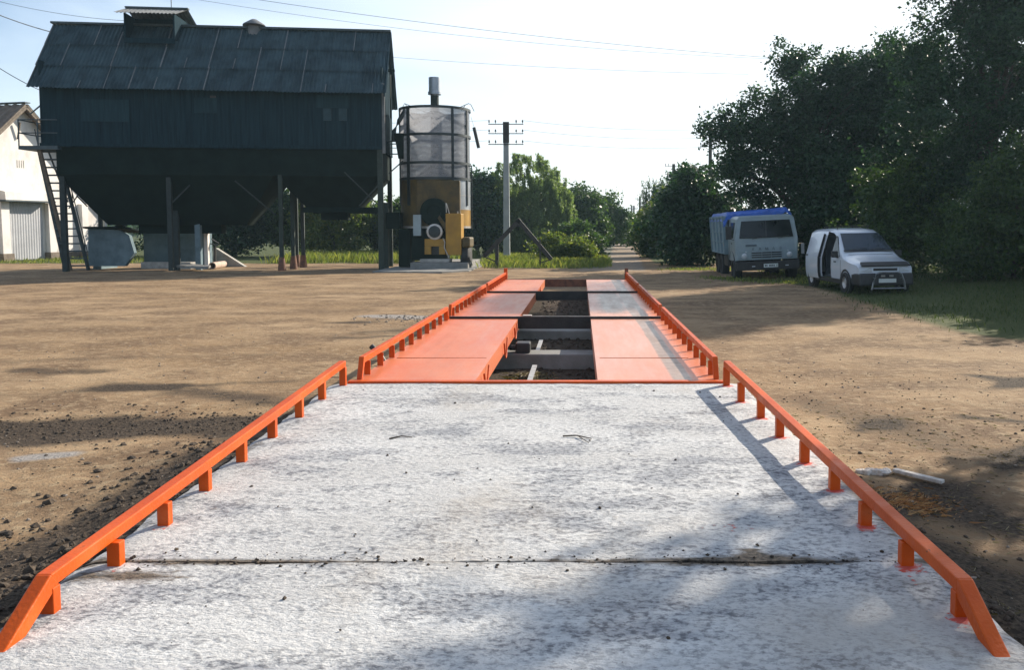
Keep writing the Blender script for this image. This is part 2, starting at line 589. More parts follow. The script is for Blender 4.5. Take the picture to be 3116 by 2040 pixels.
# ------------------------------------------------------------------ the ground
RAMP_Y0, RAMP_Y1 = 2.78, 8.02
DECK_Z = .5
def ramp_z(y):
    return .492 - .062 * (8.0 - y) / 5.2
def ramp_x(y):                         # centre line and half width
    return -.41 + .115 * (8 - y) / 4.9, 1.84
def gh(x, y):
    z = .030 * nval(x, y, 3, .28) + .014 * nval(x, y, 7, 1.1)
    d = math.hypot(x, y)
    if d < 24:
        z += .010 * nval(x, y, 1, 3.1) * sstep(24, 10, d)
    cx, hw = ramp_x(min(8, max(2.5, y)))
    lat = max(0, abs(x - cx) - hw)
    b0 = .27 * sstep(4.8, 2.4, y)
    z += b0 * math.exp(-(lat / 1.9) ** 2)
    # soil heaped along both sides of the ramp
    along = sstep(1.6, 3.0, y) * sstep(9.0, 6.5, y)
    z += along * (.20 + .08 * nval(x, y, 9, 2.2) + .05 * nval(x, y, 19, 5.0)) * math.exp(-(lat / (1.15 if x < 0 else .5)) ** 2) * sstep(0, .12, lat)
    if -1.95 < x < 1.15 and 8.1 < y < 25:
        z -= .04 * sstep(-1.95, -1.7, x) * sstep(1.15, .9, x) * sstep(8.1, 8.3, y) * sstep(25, 24.7, y)
    # grassy bank rising to the right
    z += .055 * max(0, x - 8.6) * sstep(14, 22, y) * sstep(75, 55, y)
    # soft wheel ruts
    z -= .05 * math.exp(-((y - 8.6 - .35 * x * .2) / .55) ** 2) * sstep(-2.6, -3.4, x) * (.6 + .8 * nval(x, y, 5, .9))
    return z
def axis(lo, hi, fine_lo, fine_hi, step, grow):
    a = list(np.arange(fine_lo, fine_hi + 1e-6, step))
    s, x = step, fine_hi
    while x < hi:
        s *= grow
        x += s
        a.append(x)
    s, x = step, fine_lo
    while x > lo:
        s *= grow
        x -= s
        a.insert(0, x)
    return a
def rut(x, y, x0, y0, x1, y1, w):      # distance mask to a segment
    d = Vector((x1 - x0, y1 - y0))
    L2 = d.length_squared
    tt = min(1, max(0, ((x - x0) * d.x + (y - y0) * d.y) / L2))
    e = math.hypot(x - x0 - tt * d.x, y - y0 - tt * d.y)
    return math.exp(-(e / w) ** 2)
def masks(x, y):
    X_, Y_ = x, y
    cx, hw = ramp_x(min(8, max(2.5, y)))
    lat = abs(x - cx) - hw
    m = 0.0
    if y < 30 and abs(x) < 20:
        m += .95 * math.exp(-(max(0, lat - (.65 if x < 0 else .15)) / (.5 if x < 0 else .5)) ** 2) * sstep(9.0, 5.6, y)
        x, y = x + .5 * nval(x, y, 50, .7), y + .35 * nval(x, y, 53, .9) + .14 * nval(x, y, 57, 3.0)
        m += .85 * rut(x, y, -2.6, 8.5, -9, 7.9, .55)
        m += .50 * rut(x, y, -3.0, 9.6, -6, 10.6, .35)
        m += .75 * rut(x, y, -2.4, 4.2, -6, 3.4, .6)
        m += .45 * rut(x, y, -6.6, 11.6, -7.6, 11.7, .3)
        m += .60 * rut(x, y, 4.0, 8.6, 5.6, 7.9, .22) + .4 * rut(x, y, 2.4, 9.5, 3.6, 7.2, .6)
        m += .60 * rut(x, y, 2.3, 6.2, 2.9, 5.6, .45) + .5 * rut(x, y, 2.2, 4.5, 3.2, 3.0, .6)
        m += .45 * rut(x, y, 5.4, 10.8, 8, 10.2, .35)
        m += .35 * rut(x, y, -2.6, 18.5, -4.4, 18.2, .5) + .5 * rut(x, y, -2.7, 15.6, -4.0, 15.3, .35)
        m += .35 * rut(x, y, -18, 25.5, -12, 26.5, .7)
        m += .30 * rut(x, y, -5, 13.2, -8.6, 12.4, .3)
        m += .30 * rut(x, y, -9, 20, -5, 20.6, .3)
    if 3 < Y_ < 38:                       # wheel tracks crossing the yard
        wx, wy = X_ + 1.2 * nval(X_, Y_, 70, .12), Y_ + 1.6 * nval(X_, Y_, 74, .09) + .1 * nval(X_, Y_, 76, 1.7)
        for (ax, ay, bx_, by_, wgt) in ((-22, 13.5, -2.4, 17.5, .34), (-22, 15.2, -2.4, 19.2, .34), (-22, 23, -2.5, 21, .26), (-22, 24.7, -2.5, 22.7, .26), (-14, 6.6, -3, 10.8, .3), (2.0, 6.0, 10, 12.5, .42), (2.2, 8.0, 8.6, 13.4, .42), (2.3, 12.2, 9, 9.4, .3), (2.0, 3.4, 7, 6.2, .4), (-22, 31, -3, 28.5, .22), (1.8, 27, 6, 36, .3), (3.2, 26, 7, 33, .3)):
            m += wgt * rut(wx, wy, ax, ay, bx_, by_, .17) * 1.5 * (.55 + .9 * max(-.4, nval(X_, Y_, 80, .6)))
    x, y = X_, Y_
    m += .16 * max(0, nval(x, y, 21, .35))
    if -2 < x < 1.3 and 8 < y < 25:
        m += 1.0  # the pit's shade put into the soil colour through this mask
    g = 0.0
    g += sstep(6.4, 8.4, x - .06 * (y - 20)) * sstep(14.5, 17.5, y + .7 * (x - 6))
    g += sstep(40, 43.5, y + 1.2 * nval(x, y, 12, .5)) * sstep(-5.3, -3.9, x) * sstep(1.9, .7, x - .045 * (y - 44))
    g += sstep(46.5, 49, y) * sstep(-2.0, -6, x)
    g += sstep(47.5, 51, y) * sstep(-25.5, -28, x) * .8
    if y > 48:
        g += sstep(.2, 1.2, abs(x - (1.7 + .05 * (y - 45))) - 1.6)
    g += .8 * rut(x, y, 5.0, 33.5, 8.0, 30.6, 1.0) * sstep(4.0, 5.6, x)
    g += .7 * rut(x, y, 5.0, 41, 7, 41, 1.2)
    v = 0.0
    if y > 38:
        v += sstep(2.2, 1.4, abs(x - (1.7 + .05 * (y - 45)))) * .45
    v += .9 * rut(x, y, -4.75, 7.25, -4.4, 7.3, .14)
    v += .8 * rut(x, y, -2.9, 18.6, -4.6, 18.9, .45)
    return min(1, m), min(1, g), min(1, v)
xs = axis(-700, 700, -7.5, 6.5, .11, 1.085)
ys = axis(-40, 1400, 1.2, 13, .11, 1.06)
gb = MB()
gb.grid([[(x, y, gh(x, y) if abs(x) < 60 and y < 120 else 0.0) for x in xs] for y in ys])
ground = gb.build("ground", GROUND, smooth=True)
tag(ground, "dry brown earth yard with mud patches and wheel marks", "ground", kind="structure")
mk = [masks(p.x, p.y) for p in gb.v]
for i, nm in enumerate(("mud", "grassy", "gravel")):
    at = ground.data.attributes.new(nm, 'FLOAT', 'POINT')
    at.data.foreach_set("value", [q[i] for q in mk])

# ------------------------------------------------------------------ concrete ramp
rng = random.Random(5)
ramp = thing("concrete_ramp", (-.35, 5.4, .3), "whitish rough concrete ramp in the foreground leading onto the orange weighbridge", "ramp")
POSTS_L = [(110, 1430), (265, 1320), (380, 1225), (475, 1145), (560, 1075), (632, 1020), (695, 972), (748, 930), (797, 897)]
POSTS_R = [(2235, 1440), (2108, 1320), (2012, 1225), (1940, 1142), (1870, 1077), (1812, 1017), (1768, 972), (1722, 935), (1688, 897)]
def onramp(px, py):
    z = .46
    for _ in range(6):
        p = G(px, py, z)
        z = ramp_z(p.y)
    return p
PL = [onramp(*q) for q in POSTS_L]
PR = [onramp(*q) for q in POSTS_R]
def slab(y0, y1, name, seed):
    ny, nx = max(8, int((y1 - y0) / .05)), 76
    rows, outer = [], []
    for j in range(ny + 1):
        y = y0 + (y1 - y0) * j / ny
        cx, hw = ramp_x(y)
        xl = cx - hw - .09 + .035 * nval(0, y, seed, 2.3) + .02 * nval(0, y, seed + 4, 9)
        xr = cx + hw + .09 + .035 * nval(5, y, seed, 2.3) + .02 * nval(5, y, seed + 4, 9)
        row = []
        for i in range(nx + 1):
            x = xl + (xr - xl) * i / nx
            z = ramp_z(y) + .006 * nval(x, y, seed, 1.7) + .0025 * nval(x, y, seed, 9)
            e = min(i, nx - i) / nx
            z -= .02 * sstep(.02, 0, e)
            yy = y
            if (j == 0 and seed == 11) or (j == ny and seed == 2):
                yy += .022 * nval(x, 0, seed, 2.5) + .016 * nval(x, 0, seed, 11)
            row.append((x, yy, z))
        rows.append([(xl - .05, y, -.05)] + row + [(xr + .05, y, -.05)])
    f, l = rows[0], rows[-1]
    rows = [[(p[0], p[1] + (.03 if seed == 11 else -.01), -.05) for p in f]] + rows + [[(p[0], p[1] - (.03 if seed == 2 else 0), -.05) for p in l]]
    mb = MB().grid(rows)
    o = mb.build(name, CONC, ramp, smooth=True)
    dv, rv = [], []
    for p in mb.v:
        cx, hw = ramp_x(p.y)
        d = .85 * math.exp(-((p.y - 3.82 - .03 * nval(p.x, 1, 46, 1.6)) / (.05 + .03 * nval(p.x, 3, 47, 1.1))) ** 2) * (.72 + .9 * nval(p.x, 0, 44, .9))
        d += .50 * math.exp(-((abs(p.x - cx) - hw - .06) / .10) ** 2) * (.7 + .9 * nval(p.x, p.y, 31, 1.5))
        d += .75 * math.exp(-((p.x - PL[0].x - .15) / .3) ** 2 - ((p.y - PL[0].y - .36) / .08) ** 2)
        d += .60 * math.exp(-((p.x - .80) / .10) ** 2 - ((p.y - 3.92) / .10) ** 2)
        d += .45 * math.exp(-((p.y - RAMP_Y0) / .05) ** 2)
        d += .35 * math.exp(-((p.y - 8.0) / .03) ** 2)
        r_ = 0.0
        for k, q in enumerate(PL + PR):
            big_ = 1.0 if k >= 9 else .55
            r_ = max(r_, big_ * .75 * math.exp(-(((p.x - q.x) / .085) ** 2 + ((p.y - q.y + .01) / .075) ** 2)))
        r_ += .42 * math.exp(-((p.x - .78) / .16) ** 2 - ((p.y - 4.25) / .07) ** 2)
        q = PR[1]
        r_ = max(r_, .62 * math.exp(-((p.x - q.x + .01) / .03) ** 2 - ((p.y - q.y + .13) / .10) ** 2))
        dv.append(min(1, d))
        rv.append(min(1, r_))
    for nm, vals in (("dirt", dv), ("redpaint", rv)):
        at = o.data.attributes.new(nm, 'FLOAT', 'POINT')
        at.data.foreach_set("value", vals)
    return o
slab(RAMP_Y0, 3.795, "slab", 2)
slab(3.815, RAMP_Y1, "slab", 11)

# ------------------------------------------------------------------ orange rails on the ramp
def ramp_rail(pts, side, label):
    a, z = pts[0], pts[-1]
    o = thing("guard_rail", (a.x, a.y, a.z), label, "guard rail", "orange guard rails along the concrete ramp")
    w = .062
    sx = 1 if side > 0 else -1
    def top(p):
        return Vector((p.x + sx * .012, p.y, ramp_z(p.y) + .160 + .068 * (p.y - 3.3) / 4.7))
    rl = MB()
    ya, yz = a.y + .005, z.y + .05
    def at(y):
        f = (y - a.y) / (z.y - a.y)
        p = a.lerp(z, f)
        return Vector((p.x, y, 0))
    A, Z = top(at(ya)), top(at(yz))
    rl.bar(A - Vector((0, 0, .028)), Z - Vector((0, 0, .028)), w, .056)
    foot = at(ya - .26)
    foot.z = ramp_z(foot.y) - .01
    foot.x += sx * .012
    fp = [A + Vector((0, .02, 0)), A + Vector((0, .005, -.056))]
    d = Vector((w / 2, 0, 0))
    f0, f1 = foot + Vector((0, -.05, 0)), foot + Vector((0, .075, 0))
    q = A + Vector((0, .0, 0))
    rl.hexa([f0 - d, f0 + d, f1 + d, f1 - d, q - d, q + d, q + d + Vector((0, .05, -.056)), q - d + Vector((0, .05, -.056))])
    rl.build("rail", ORANGE, o, bevel=.006)
    for p in pts:
        t_ = top(p)
        pm = MB()
        lean = Vector((sx * .004, .006, 0))
        pm.box(((p.x + t_.x) / 2, p.y + .03, (ramp_z(p.y) - .01 + t_.z - .057) / 2), (.058, .05, t_.z - .057 - ramp_z(p.y) + .01))
        pm.build("post", ORANGE, o, bevel=.004)
    return o
ramp_rail(PL, -1, "sunlit bright orange guard rail on nine posts along the concrete ramp's left edge")
ramp_rail(PR, 1, "shaded brick-orange guard rail on nine posts along the concrete ramp's right edge")

# ------------------------------------------------------------------ weighbridge
XL, XR = -2.15, 1.325
wb = thing("weighbridge", (-.4, 16, .1), "long orange steel weighbridge of two plate tracks with a dark open pit between", "weighbridge")
YS = [G(1349, 889, .5).y + .02, G(1349, 741, .5).y, G(1349, 681, .5).y, G(1349, 650, .5).y]
INL, INR = -1.0, .165
def deck_panel(x0, x1, y0, y1, seed, right):
    nx, ny = 26, 48
    rows = []
    for j in range(ny + 1):
        y = y0 + (y1 - y0) * j / ny
        rows.append([(x0 + (x1 - x0) * i / nx, y, DECK_Z + .004 * nval(x0 + i / nx, y, seed, 1.1)) for i in range(nx + 1)])
    top = [r for r in rows]
    rows = [[(x0, r[0][1], DECK_Z - .19)] + r + [(x1, r[0][1], DECK_Z - .19)] for r in rows]
    rows = [[(p[0], y0, DECK_Z - .19) for p in rows[0]]] + rows + [[(p[0], y1, DECK_Z - .19) for p in rows[-1]]]
    mb = MB().grid(rows)
    o = mb.build("deck_panel", DECK, wb, smooth=True)
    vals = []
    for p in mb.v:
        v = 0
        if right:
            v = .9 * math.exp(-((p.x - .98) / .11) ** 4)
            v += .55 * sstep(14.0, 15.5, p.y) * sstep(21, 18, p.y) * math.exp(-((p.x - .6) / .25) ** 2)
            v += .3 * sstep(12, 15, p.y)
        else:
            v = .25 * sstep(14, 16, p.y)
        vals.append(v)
    at = o.data.attributes.new("dust_sheen", 'FLOAT', 'POINT')
    at.data.foreach_set("value", [(.62 if right and p.x < .92 else (.15 if right else .05)) for p in mb.v])  # right panels paled for dust together with painted sky sheen
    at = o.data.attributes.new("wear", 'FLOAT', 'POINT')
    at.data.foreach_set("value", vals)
    return o
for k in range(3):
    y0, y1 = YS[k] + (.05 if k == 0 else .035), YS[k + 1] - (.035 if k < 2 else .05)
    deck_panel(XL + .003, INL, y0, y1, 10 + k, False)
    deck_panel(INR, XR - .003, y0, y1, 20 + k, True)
for yy in (9.55,):
    for x0, x1 in ((XL + .1, INL - .05), (INR + .05, XR - .12)):
        MB().span((x0, yy - .005, DECK_Z - .002), (x1, yy + .005, DECK_Z + .0045)).build("weld_seam", SEAM, wb)
for k in (0, 3):
    y = YS[k]
    e = MB().span((XL - .04, y - .045, DECK_Z - .21), (XR + .05, y + .04, DECK_Z + .012))
    e.build("end_beam", ORANGE if k == 0 else RUST, wb, bevel=.005)
for k in (1, 2):
    y = YS[k]
    e = MB().span((XL + .05, y - .032, DECK_Z - .16), (XR - .02, y - .004, DECK_Z + .035))
    e.span((XL + .05, y + .004, DECK_Z - .16), (XR - .02, y + .032, DECK_Z + .03))
    jb = e.build("joint_beam", STEEL_DK, wb)
    MB().span((XL + .05, y - .03, DECK_Z + .0365), (XR - .02, y - .006, DECK_Z + .042)).build("edge_strip", STEEL_LT if k == 1 else STEEL_DK, jb)
    if k == 1:
        MB().span((-.92, y - .05, DECK_Z + .043), (-.78, y + .05, DECK_Z + .06)).build("clamp_plate", FOAM, jb)
def deck_rail(side, y0, y1, gap0, gap1):
    x = XL + .03 if side < 0 else XR - .02
    z0, h = DECK_Z + .002, .205
    w = .05
    mb = MB()
    ya, yb = y0 + gap0, y1 - gap1
    mb.span((x - w / 2, ya, z0 + h - .062), (x + w / 2, yb, z0 + h))
    # sloping end plates
    for yt, yf in ((ya, ya - .10), (yb, yb + .08)):
        s = 1 if yf < yt else -1
        mb.hexa([(x - w / 2, yf, z0), (x + w / 2, yf, z0), (x + w / 2, yf + s * .045, z0), (x - w / 2, yf + s * .045, z0),
                 (x - w / 2, yt - .001 * s, z0 + h), (x + w / 2, yt - .001 * s, z0 + h), (x + w / 2, yt + s * .03, z0 + h - .064), (x - w / 2, yt + s * .03, z0 + h - .064)])
    r = mb.build("guard_rail", ORANGE, wb, bevel=.004)
    n = 10
    for k in range(n):
        y = ya + .17 + (yb - ya - .34) * k / (n - 1)
        MB().box((x - side * .012, y, z0 + (h - .063) / 2), (.062, .012, h - .064)).build("post", ORANGE, r)
for k in range(3):
    for s in (-1, 1):
        deck_rail(s, YS[k], YS[k + 1], .22, .16 if k < 2 else .02)
for s, xx in ((-1, XL + .03), (1, XR - .02)):
    MB().span((xx - .05, YS[3] + .05, .2), (xx + .05, YS[3] + .1, DECK_Z + .32)).build("end_post", ORANGE if s < 0 else RUST, wb)
# cable loops along the left track and the load cell
for yy, dp in ((8.6, .16), (10.9, .2), (12.6, .17), (20.6, .15)):
    pts = [(INL + .03, yy + .45 * u, DECK_Z - .02 - dp * math.sin(u * math.pi) - .02 * math.sin(5 * u)) for u in [i / 12 for i in range(13)]]
    MB().tube(pts, .011, 6).build("cable", ORANGE, wb, smooth=True)
# what lies in the pit
fb = MB().span((-1.6, 12.15, -.3), (1.0, 12.6, .16))
tag(fb.build("concrete_footing", PADCONC, loc=(-.3, 12.4, 0), bevel=.02), "pale concrete cross beam lying in the pit nearer the ramp", "concrete beam", "concrete beams in the weighbridge pit")
fb = MB().span((-1.6, 15.3, -.3), (1.0, 15.9, .12))
tag(fb.build("concrete_footing", PADCONC, loc=(-.3, 15.6, 0), bevel=.02), "shaded bluish concrete cross beam in the pit just beyond the first steel joint", "concrete beam", "concrete beams in the weighbridge pit")
lc = thing("load_cell", (-.86, 12.3, .22), "black load cell block sitting on the end of the pale concrete beam in the pit", "load cell")
MB().span((-.93, 12.22, .16), (-.72, 12.48, .31)).build("body", BLACKP, lc, bevel=.02)
MB().tube([(-1.02, 12.32, .23), (-.93, 12.32, .23)], .04, 12).build("plunger", BLACKP, lc)
for (x, y0, y1, lab) in ((-.62, 8.2, 11.6, "pale steel strip with bolt holes on the pit floor near the ramp"), (-.66, 12.9, 14.4, "short pale steel strip on the pit floor beyond the concrete beam")):
    zz = max(gh(x, y0), gh(x, y1)) + .10
    s_ = MB()
    n = int((y1 - y0) / .5)
    s_.span((x - .032, y0, zz), (x + .032, y1, zz + .014))
    s_.span((x - .035, y0, zz - .1), (x - .022, y1, zz - .002))
    tag(s_.build("steel_strip", STEEL_LT, loc=(x, y0, zz)), lab, "steel strip", "steel strips in the weighbridge pit")
pp = P(868, 806, 11.6)
bpz = gh(pp.x, 11.6)
pipe = MB().tube([(pp.x + .28, 11.5, bpz - .05), (pp.x + .10, 11.56, bpz + .24), (pp.x - .03, 11.6, bpz + .36)], .038, 10)
tag(pipe.build("pipe_stub", BLACKP, loc=(pp.x + .2, 11.5, bpz), smooth=True), "bent black pipe end sticking out of the ground left of the weighbridge", "pipe")

# ------------------------------------------------------------------ grain building on stilts
TH = R(6.5)
ELV = Vector((-9.12, 40.0, 0))
ex, ey = Vector((math.cos(TH), math.sin(TH), 0)), Vector((-math.sin(TH), math.cos(TH), 0))
def bl(px, py, dep=0.0):               # pixel -> (x, z) on the plane of local depth dep
    d = ray(px, py)
    o = Vector((0, 0, CAM_Z)) - (ELV + ey * dep)
    tt = -o.dot(ey) / d.dot(ey)
    q = o + d * tt
    return q.dot(ex), q.z
LB, DB = 14.8, 4.4
ZW0, ZW1, ZR = 5.6, 8.35, 11.38
el = thing("grain_elevator", ELV, "tall dark timber grain store on steel stilts under a corrugated slate roof", "grain store", rz=TH)
def eb(mb, name, m, parent=None, **k):
    return mb.build(name, m, parent or el, world=False, **k)
# board wall as separate vertical planks merged in one wall mesh
wl = MB()
rr = random.Random(3)
for side in range(4):
    ln = LB if side in (0, 2) else DB
    x = 0
    while x < ln - .01:
        w = min(rr.uniform(.16, .24), ln - x)
        off = rr.uniform(0, .018)
        zb = ZW0 - rr.uniform(0, .06)
        if side == 0:
            a, bb = (-x - w + .006, -off, zb), (-x, .05, ZW1)
        elif side == 2:
            a, bb = (-x - w + .006, DB - .05, zb), (-x, DB + off, ZW1)
        elif side == 1:
            a, bb = (-.05, x + .006, zb), (off, x + w, ZW1 + 1.0)
        else:
            a, bb = (-LB - off, x + .006, zb), (-LB + .05, x + w, ZW1 + 1.0)
        wl.span(a, bb)
        x += w
# gable triangles
for gx in (-LB, -.06):
    wl.prism([(gx, .02, ZW1), (gx, DB - .02, ZW1), (gx, DB / 2, ZR - .12)], (.06, 0, 0))
wall = eb(wl, "wall", BOARD)
for x0, x1, y0, y1, m_ in ((190, 300, 232, 282, BOARD_LT), (452, 505, 228, 262, BOARD_LT), (735, 812, 222, 250, BOARD_LT), (752, 770, 252, 280, PANE), (788, 806, 252, 280, PANE)):
    a, b_ = bl(x0, y1), bl(x1, y0)
    eb(MB().span((a[0], -.05, a[1]), (b_[0], -.02, b_[1])), "patch_board", m_, wall)
a, b_ = bl(489, 243), bl(502, 222)
eb(MB().span((a[0], -.045, a[1]), (b_[0], -.02, b_[1])), "vent_hole", BLACKP, wall)
eb(MB().span((-LB - .05, -.06, ZW1 - .16), (.05, -.02, ZW1 - .02)).span((-LB - .04, -.07, ZW0 - .02), (.06, -.02, ZW0 + .12)), "trim_board", BOARD, wall)
# corrugated slate roof: three tiers of sheets, each sheet slightly askew
def roof_slope(front):
    rf = MB()
    lt = []
    tiers = [(.0, .36), (.33, .69), (.66, 1.0)]
    e_y, e_z = -.45, ZW1 - .32
    r_y, r_z = DB / 2, ZR
    rs = random.Random(8 if front else 9)
    for ti, (u0, u1) in enumerate(tiers):
        x = -LB - .28
        while x < .2:
            w = min(1.05, .2 - x)
            if w < .1:
                break
            lift = .03 * (2 - ti) * 0 + rs.uniform(0, .018)
            du = rs.uniform(-.006, .006)
            nw = max(4, int(w / .04))
            rows = []
            for u in (u0 + du, (u0 + u1) / 2, u1 + du):
                row = []
                for i in range(nw + 1):
                    xx = x + (w + .04) * i / nw
                    yy = e_y + (r_y - e_y) * u
                    zz = e_z + (r_z - e_z) * u
                    # sheets of the lower tier tuck under the upper one
                    k = (u1 - u) / (u1 - u0)
                    off = .028 * math.sin(2 * math.pi * xx / .17) + .012 + .05 * k + lift
                    nrm = Vector((0, -(r_z - e_z), (r_y - e_y))).normalized()
                    p = Vector((xx, yy, zz)) + nrm * off
                    if not front:
                        p.y = DB - p.y
                    row.append(p)
                rows.append(row)
            rf.grid(rows)
            if front and rs.random() < .62:   # pale lapped edge where a sheet shows its side
                lx = x + rs.uniform(-.01, .02)
                ua, ub = (u0, u1) if rs.random() < .6 else (u0, u0 + rs.uniform(.1, .25))
                pa = Vector((lx, e_y + (r_y - e_y) * ua, e_z + (r_z - e_z) * ua))
                pb = Vector((lx, e_y + (r_y - e_y) * ub, e_z + (r_z - e_z) * ub))
                nrm = Vector((0, -(r_z - e_z), (r_y - e_y))).normalized()
                lt.append(MB().bar(pa + nrm * .105, pb + nrm * .07, rs.uniform(.025, .055), .012, up=nrm))
            x += 1.05
    if front:
        # two odd pale patches
        pass
    return rf, lt
rf, lt = roof_slope(True)
roof = eb(rf, "roof", SLATE, smooth=True)
for e_ in lt:
    eb(e_, "sheet_edge", SLATE_LT, roof)
rf2, _ = roof_slope(False)
eb(rf2, "roof", SLATE, smooth=True)
eb(MB().bar((-LB - .38, DB / 2, ZR + .07), (.22, DB / 2, ZR + .07), .34, .09), "ridge_cap", STAIRBLUE, roof)
eb(MB().prism([(.13, -.52, ZW1 - .42), (.13, -.52, ZW1 - .24), (.13, DB / 2, ZR + .05), (.13, DB / 2, ZR - .15)], (.06, 0, 0)), "verge_board", BOARD, roof)
# ridge lantern
lx0, lx1 = bl(300, 100, 2.0)[0], bl(428, 100, 2.0)[0]
lanz0 = ZR - .75
lw = MB()
lw.span((lx0 + .12, 1.15, lanz0), (lx0 + .2, 3.25, ZR + .38)).span((lx1 - .2, 1.15, lanz0), (lx1 - .12, 3.25, ZR + .38))
lw.span((lx0 + .12, 1.12, lanz0 - .22), (lx1 - .12, 1.18, lanz0 + .02)).span((lx0 + .2, 3.1, lanz0), (lx1 - .2, 3.16, ZR + .38))
lw.span((lx0 + .2, 2.3, lanz0), (lx1 - .2, 2.36, ZR + .38))
lan = eb(lw, "ridge_lantern", BOARD, roof)
lr = MB()
for sgn in (-1, 1):
    rows = []
    for u in (0, 1):
        rows.append([(lx0 - .15 + (lx1 - lx0 + .3) * i / 96, 2.2 + sgn * (1.45 * (1 - u)), ZR + .30 + .52 * u + .03 * math.sin(2 * math.pi * (i / 96) * (lx1 - lx0 + .3) / .17)) for i in range(97)])
    lr.grid(rows)
lro = eb(lr, "lantern_roof", SLATE_LT, roof, smooth=True)
eb(MB().bar((lx0 - .18, 2.2, ZR + .87), (lx1 + .18, 2.2, ZR + .87), .24, .07), "lantern_ridge", STAIRBLUE, roof)
vx = bl(598, 50, 2.8)[0]
eb(MB().lathe((vx, 2.2, ZR), [(.30, -.3), (.30, .16), (.52, .18), (.5, .23), (.12, .47), (.0, .5)], 20).lathe((vx, 2.2, ZR), [(.0, .13), (.52, .15)], 20), "roof_cowl", SLATE_LT, roof, smooth=True)
eb(MB().tube([(bl(541, 40, 2.8)[0] - 2.6, 2.2, ZR + .8), (bl(541, 40, 2.8)[0] - 2.6, 2.2, ZR + 2.4)], .02, 6), "aerial_rod", WIRE, roof)
# dark flap hanging off the right verge and a floodlight bracket
eb(MB().hexa([(.26, .9, 7.15), (.29, .9, 7.15), (.29, 1.35, 7.15), (.26, 1.35, 7.15), (.26, .9, 9.1), (.29, .9, 9.1), (.29, 1.35, 9.25), (.26, 1.35, 9.25)]).span((.2, .9, 9.3), (.5, 1.0, 9.42)), "hanging_flap", HOPPER)
# hopper bins below the boarded floor
hb = MB().span((-LB + .55, .12, 4.35), (-.12, DB - .12, ZW0 - .03))
eb(hb, "bin_body", HOPPER)
for i, (x0, x1, zb) in enumerate(((-14.3, -4.95, 2.1), (-4.9, -.14, 2.75))):
    cx_, w = (x0 + x1) / 2, (3.1 if i < 1 else 1.05)
    t_, u_ = 4.36, zb
    hp = MB().hexa([(cx_ - w, 1.5, u_), (cx_ + w, 1.5, u_), (cx_ + w, 2.9, u_), (cx_ - w, 2.9, u_), (x0, .14, t_), (x1, .14, t_), (x1, DB - .14, t_), (x0, DB - .14, t_)])
    hp.span((cx_ - w * .6, 1.8, u_ - .4), (cx_ + w * .6, 2.6, u_ - .002))
    eb(hp, "hopper", HOPPER)
# platform beam under the right hopper
a, b_ = bl(704, 494, .9), bl(890, 482, .9)
eb(MB().span((a[0], .8, a[1]), (b_[0], 1.0, b_[1])), "floor_beam", HOPPER)
eb(MB().span((a[0], 3.4, a[1]), (b_[0], 3.6, b_[1])), "floor_beam", HOPPER)
# stilts
def stilt(x, y, w, m_, foot=True, z1=4.4):
    s_ = eb(MB().span((x - w / 2, y - w / 2, .0), (x + w / 2, y + w / 2, z1)), "leg", m_)
    if foot:
        eb(MB().lathe((x, y, 0), [(w * 1.15, -.1), (w * 1.05, .15), (w * .78, .55), (w * .75, .62), (0, .62)], 10), "footing", RUST, s_, smooth=True)
    return s_
for px, dep, w, m_ in ((655, .2, .17, POSTGRN), (682, 1.8, .17, POSTGRN), (705, 3.4, .17, POSTGREY), (398, .3, .2, POSTGREY), (412, 1.2, .22, POSTGREY)):
    stilt(bl(px, 600, dep)[0], dep, w, m_, px > 600)
stilt(-.14, .1, .24, POSTGRN, False, ZW0)
stilt(-.14, DB - .2, .22, POSTGRN, False, ZW0)
stilt(-.14, DB * .5, .22, POSTGRN, False, 3.2)
stilt(-LB + .7, .3, .22, POSTGREY, False)
stilt(-LB + .7, DB - .3, .22, POSTGREY, False)
stilt(bl(690, 600, DB - .3)[0], DB - .3, .18, POSTGRN, True)
corner = eb(MB().span((.0, -.12, ZW0 - .2), (.12, .0, ZW1 + .25)), "corner_post", SLATE_LT)
for (xa, ya, xb, yb) in ((800, 400, 890, 487), (893, 415, 835, 478), (640, 500, 545, 420), (400, 470, 440, 430)):
    A, B = bl(xa, ya, -.05), bl(xb, yb, -.05)
    eb(MB().bar((A[0], .02, A[1]), (B[0], .02, B[1]), .07, .05), "brace", POSTGREY)
# stair on the left
st = MB()
s0l, s0r = P(152, 628, 40.3), P(206, 628, 40.3)
s1l, s1r = P(90, 345, 38.9), P(133, 345, 38.9)
inv = Matrix.Translation(ELV) @ Matrix.Rotation(TH, 4, 'Z')
inv = inv.inverted()
loc = lambda p: inv @ Vector(p)
str_m = MB()
str_m.bar(loc(s0l), loc(s1l), .09, .20, up=(0, 1, 0)).bar(loc(s0r), loc(s1r), .09, .20, up=(0, 1, 0))
stair = eb(str_m, "staircase", STAIRBLUE)
nt = 16
for k in range(nt):
    f = (k + .6) / nt
    a, b_ = s0l.lerp(s1l, f), s0r.lerp(s1r, f)
    eb(MB().bar(loc(a), loc(b_), .22, .065), "tread", STAIRBLUE, stair)
hr = MB()
for (a0, a1, dx) in ((s0l, s1l, -.06), (s0r, s1r, .06)):
    up = Vector((dx, -.15, .85))
    hr.tube([loc(a0 + up), loc(a1 + up)], .022, 6)
    for f in (.1, .5, .9):
        q = a0.lerp(a1, f)
        hr.tube([loc(q), loc(q + up)], .018, 6)
eb(hr, "handrail", STAIRBLUE, stair, smooth=True)
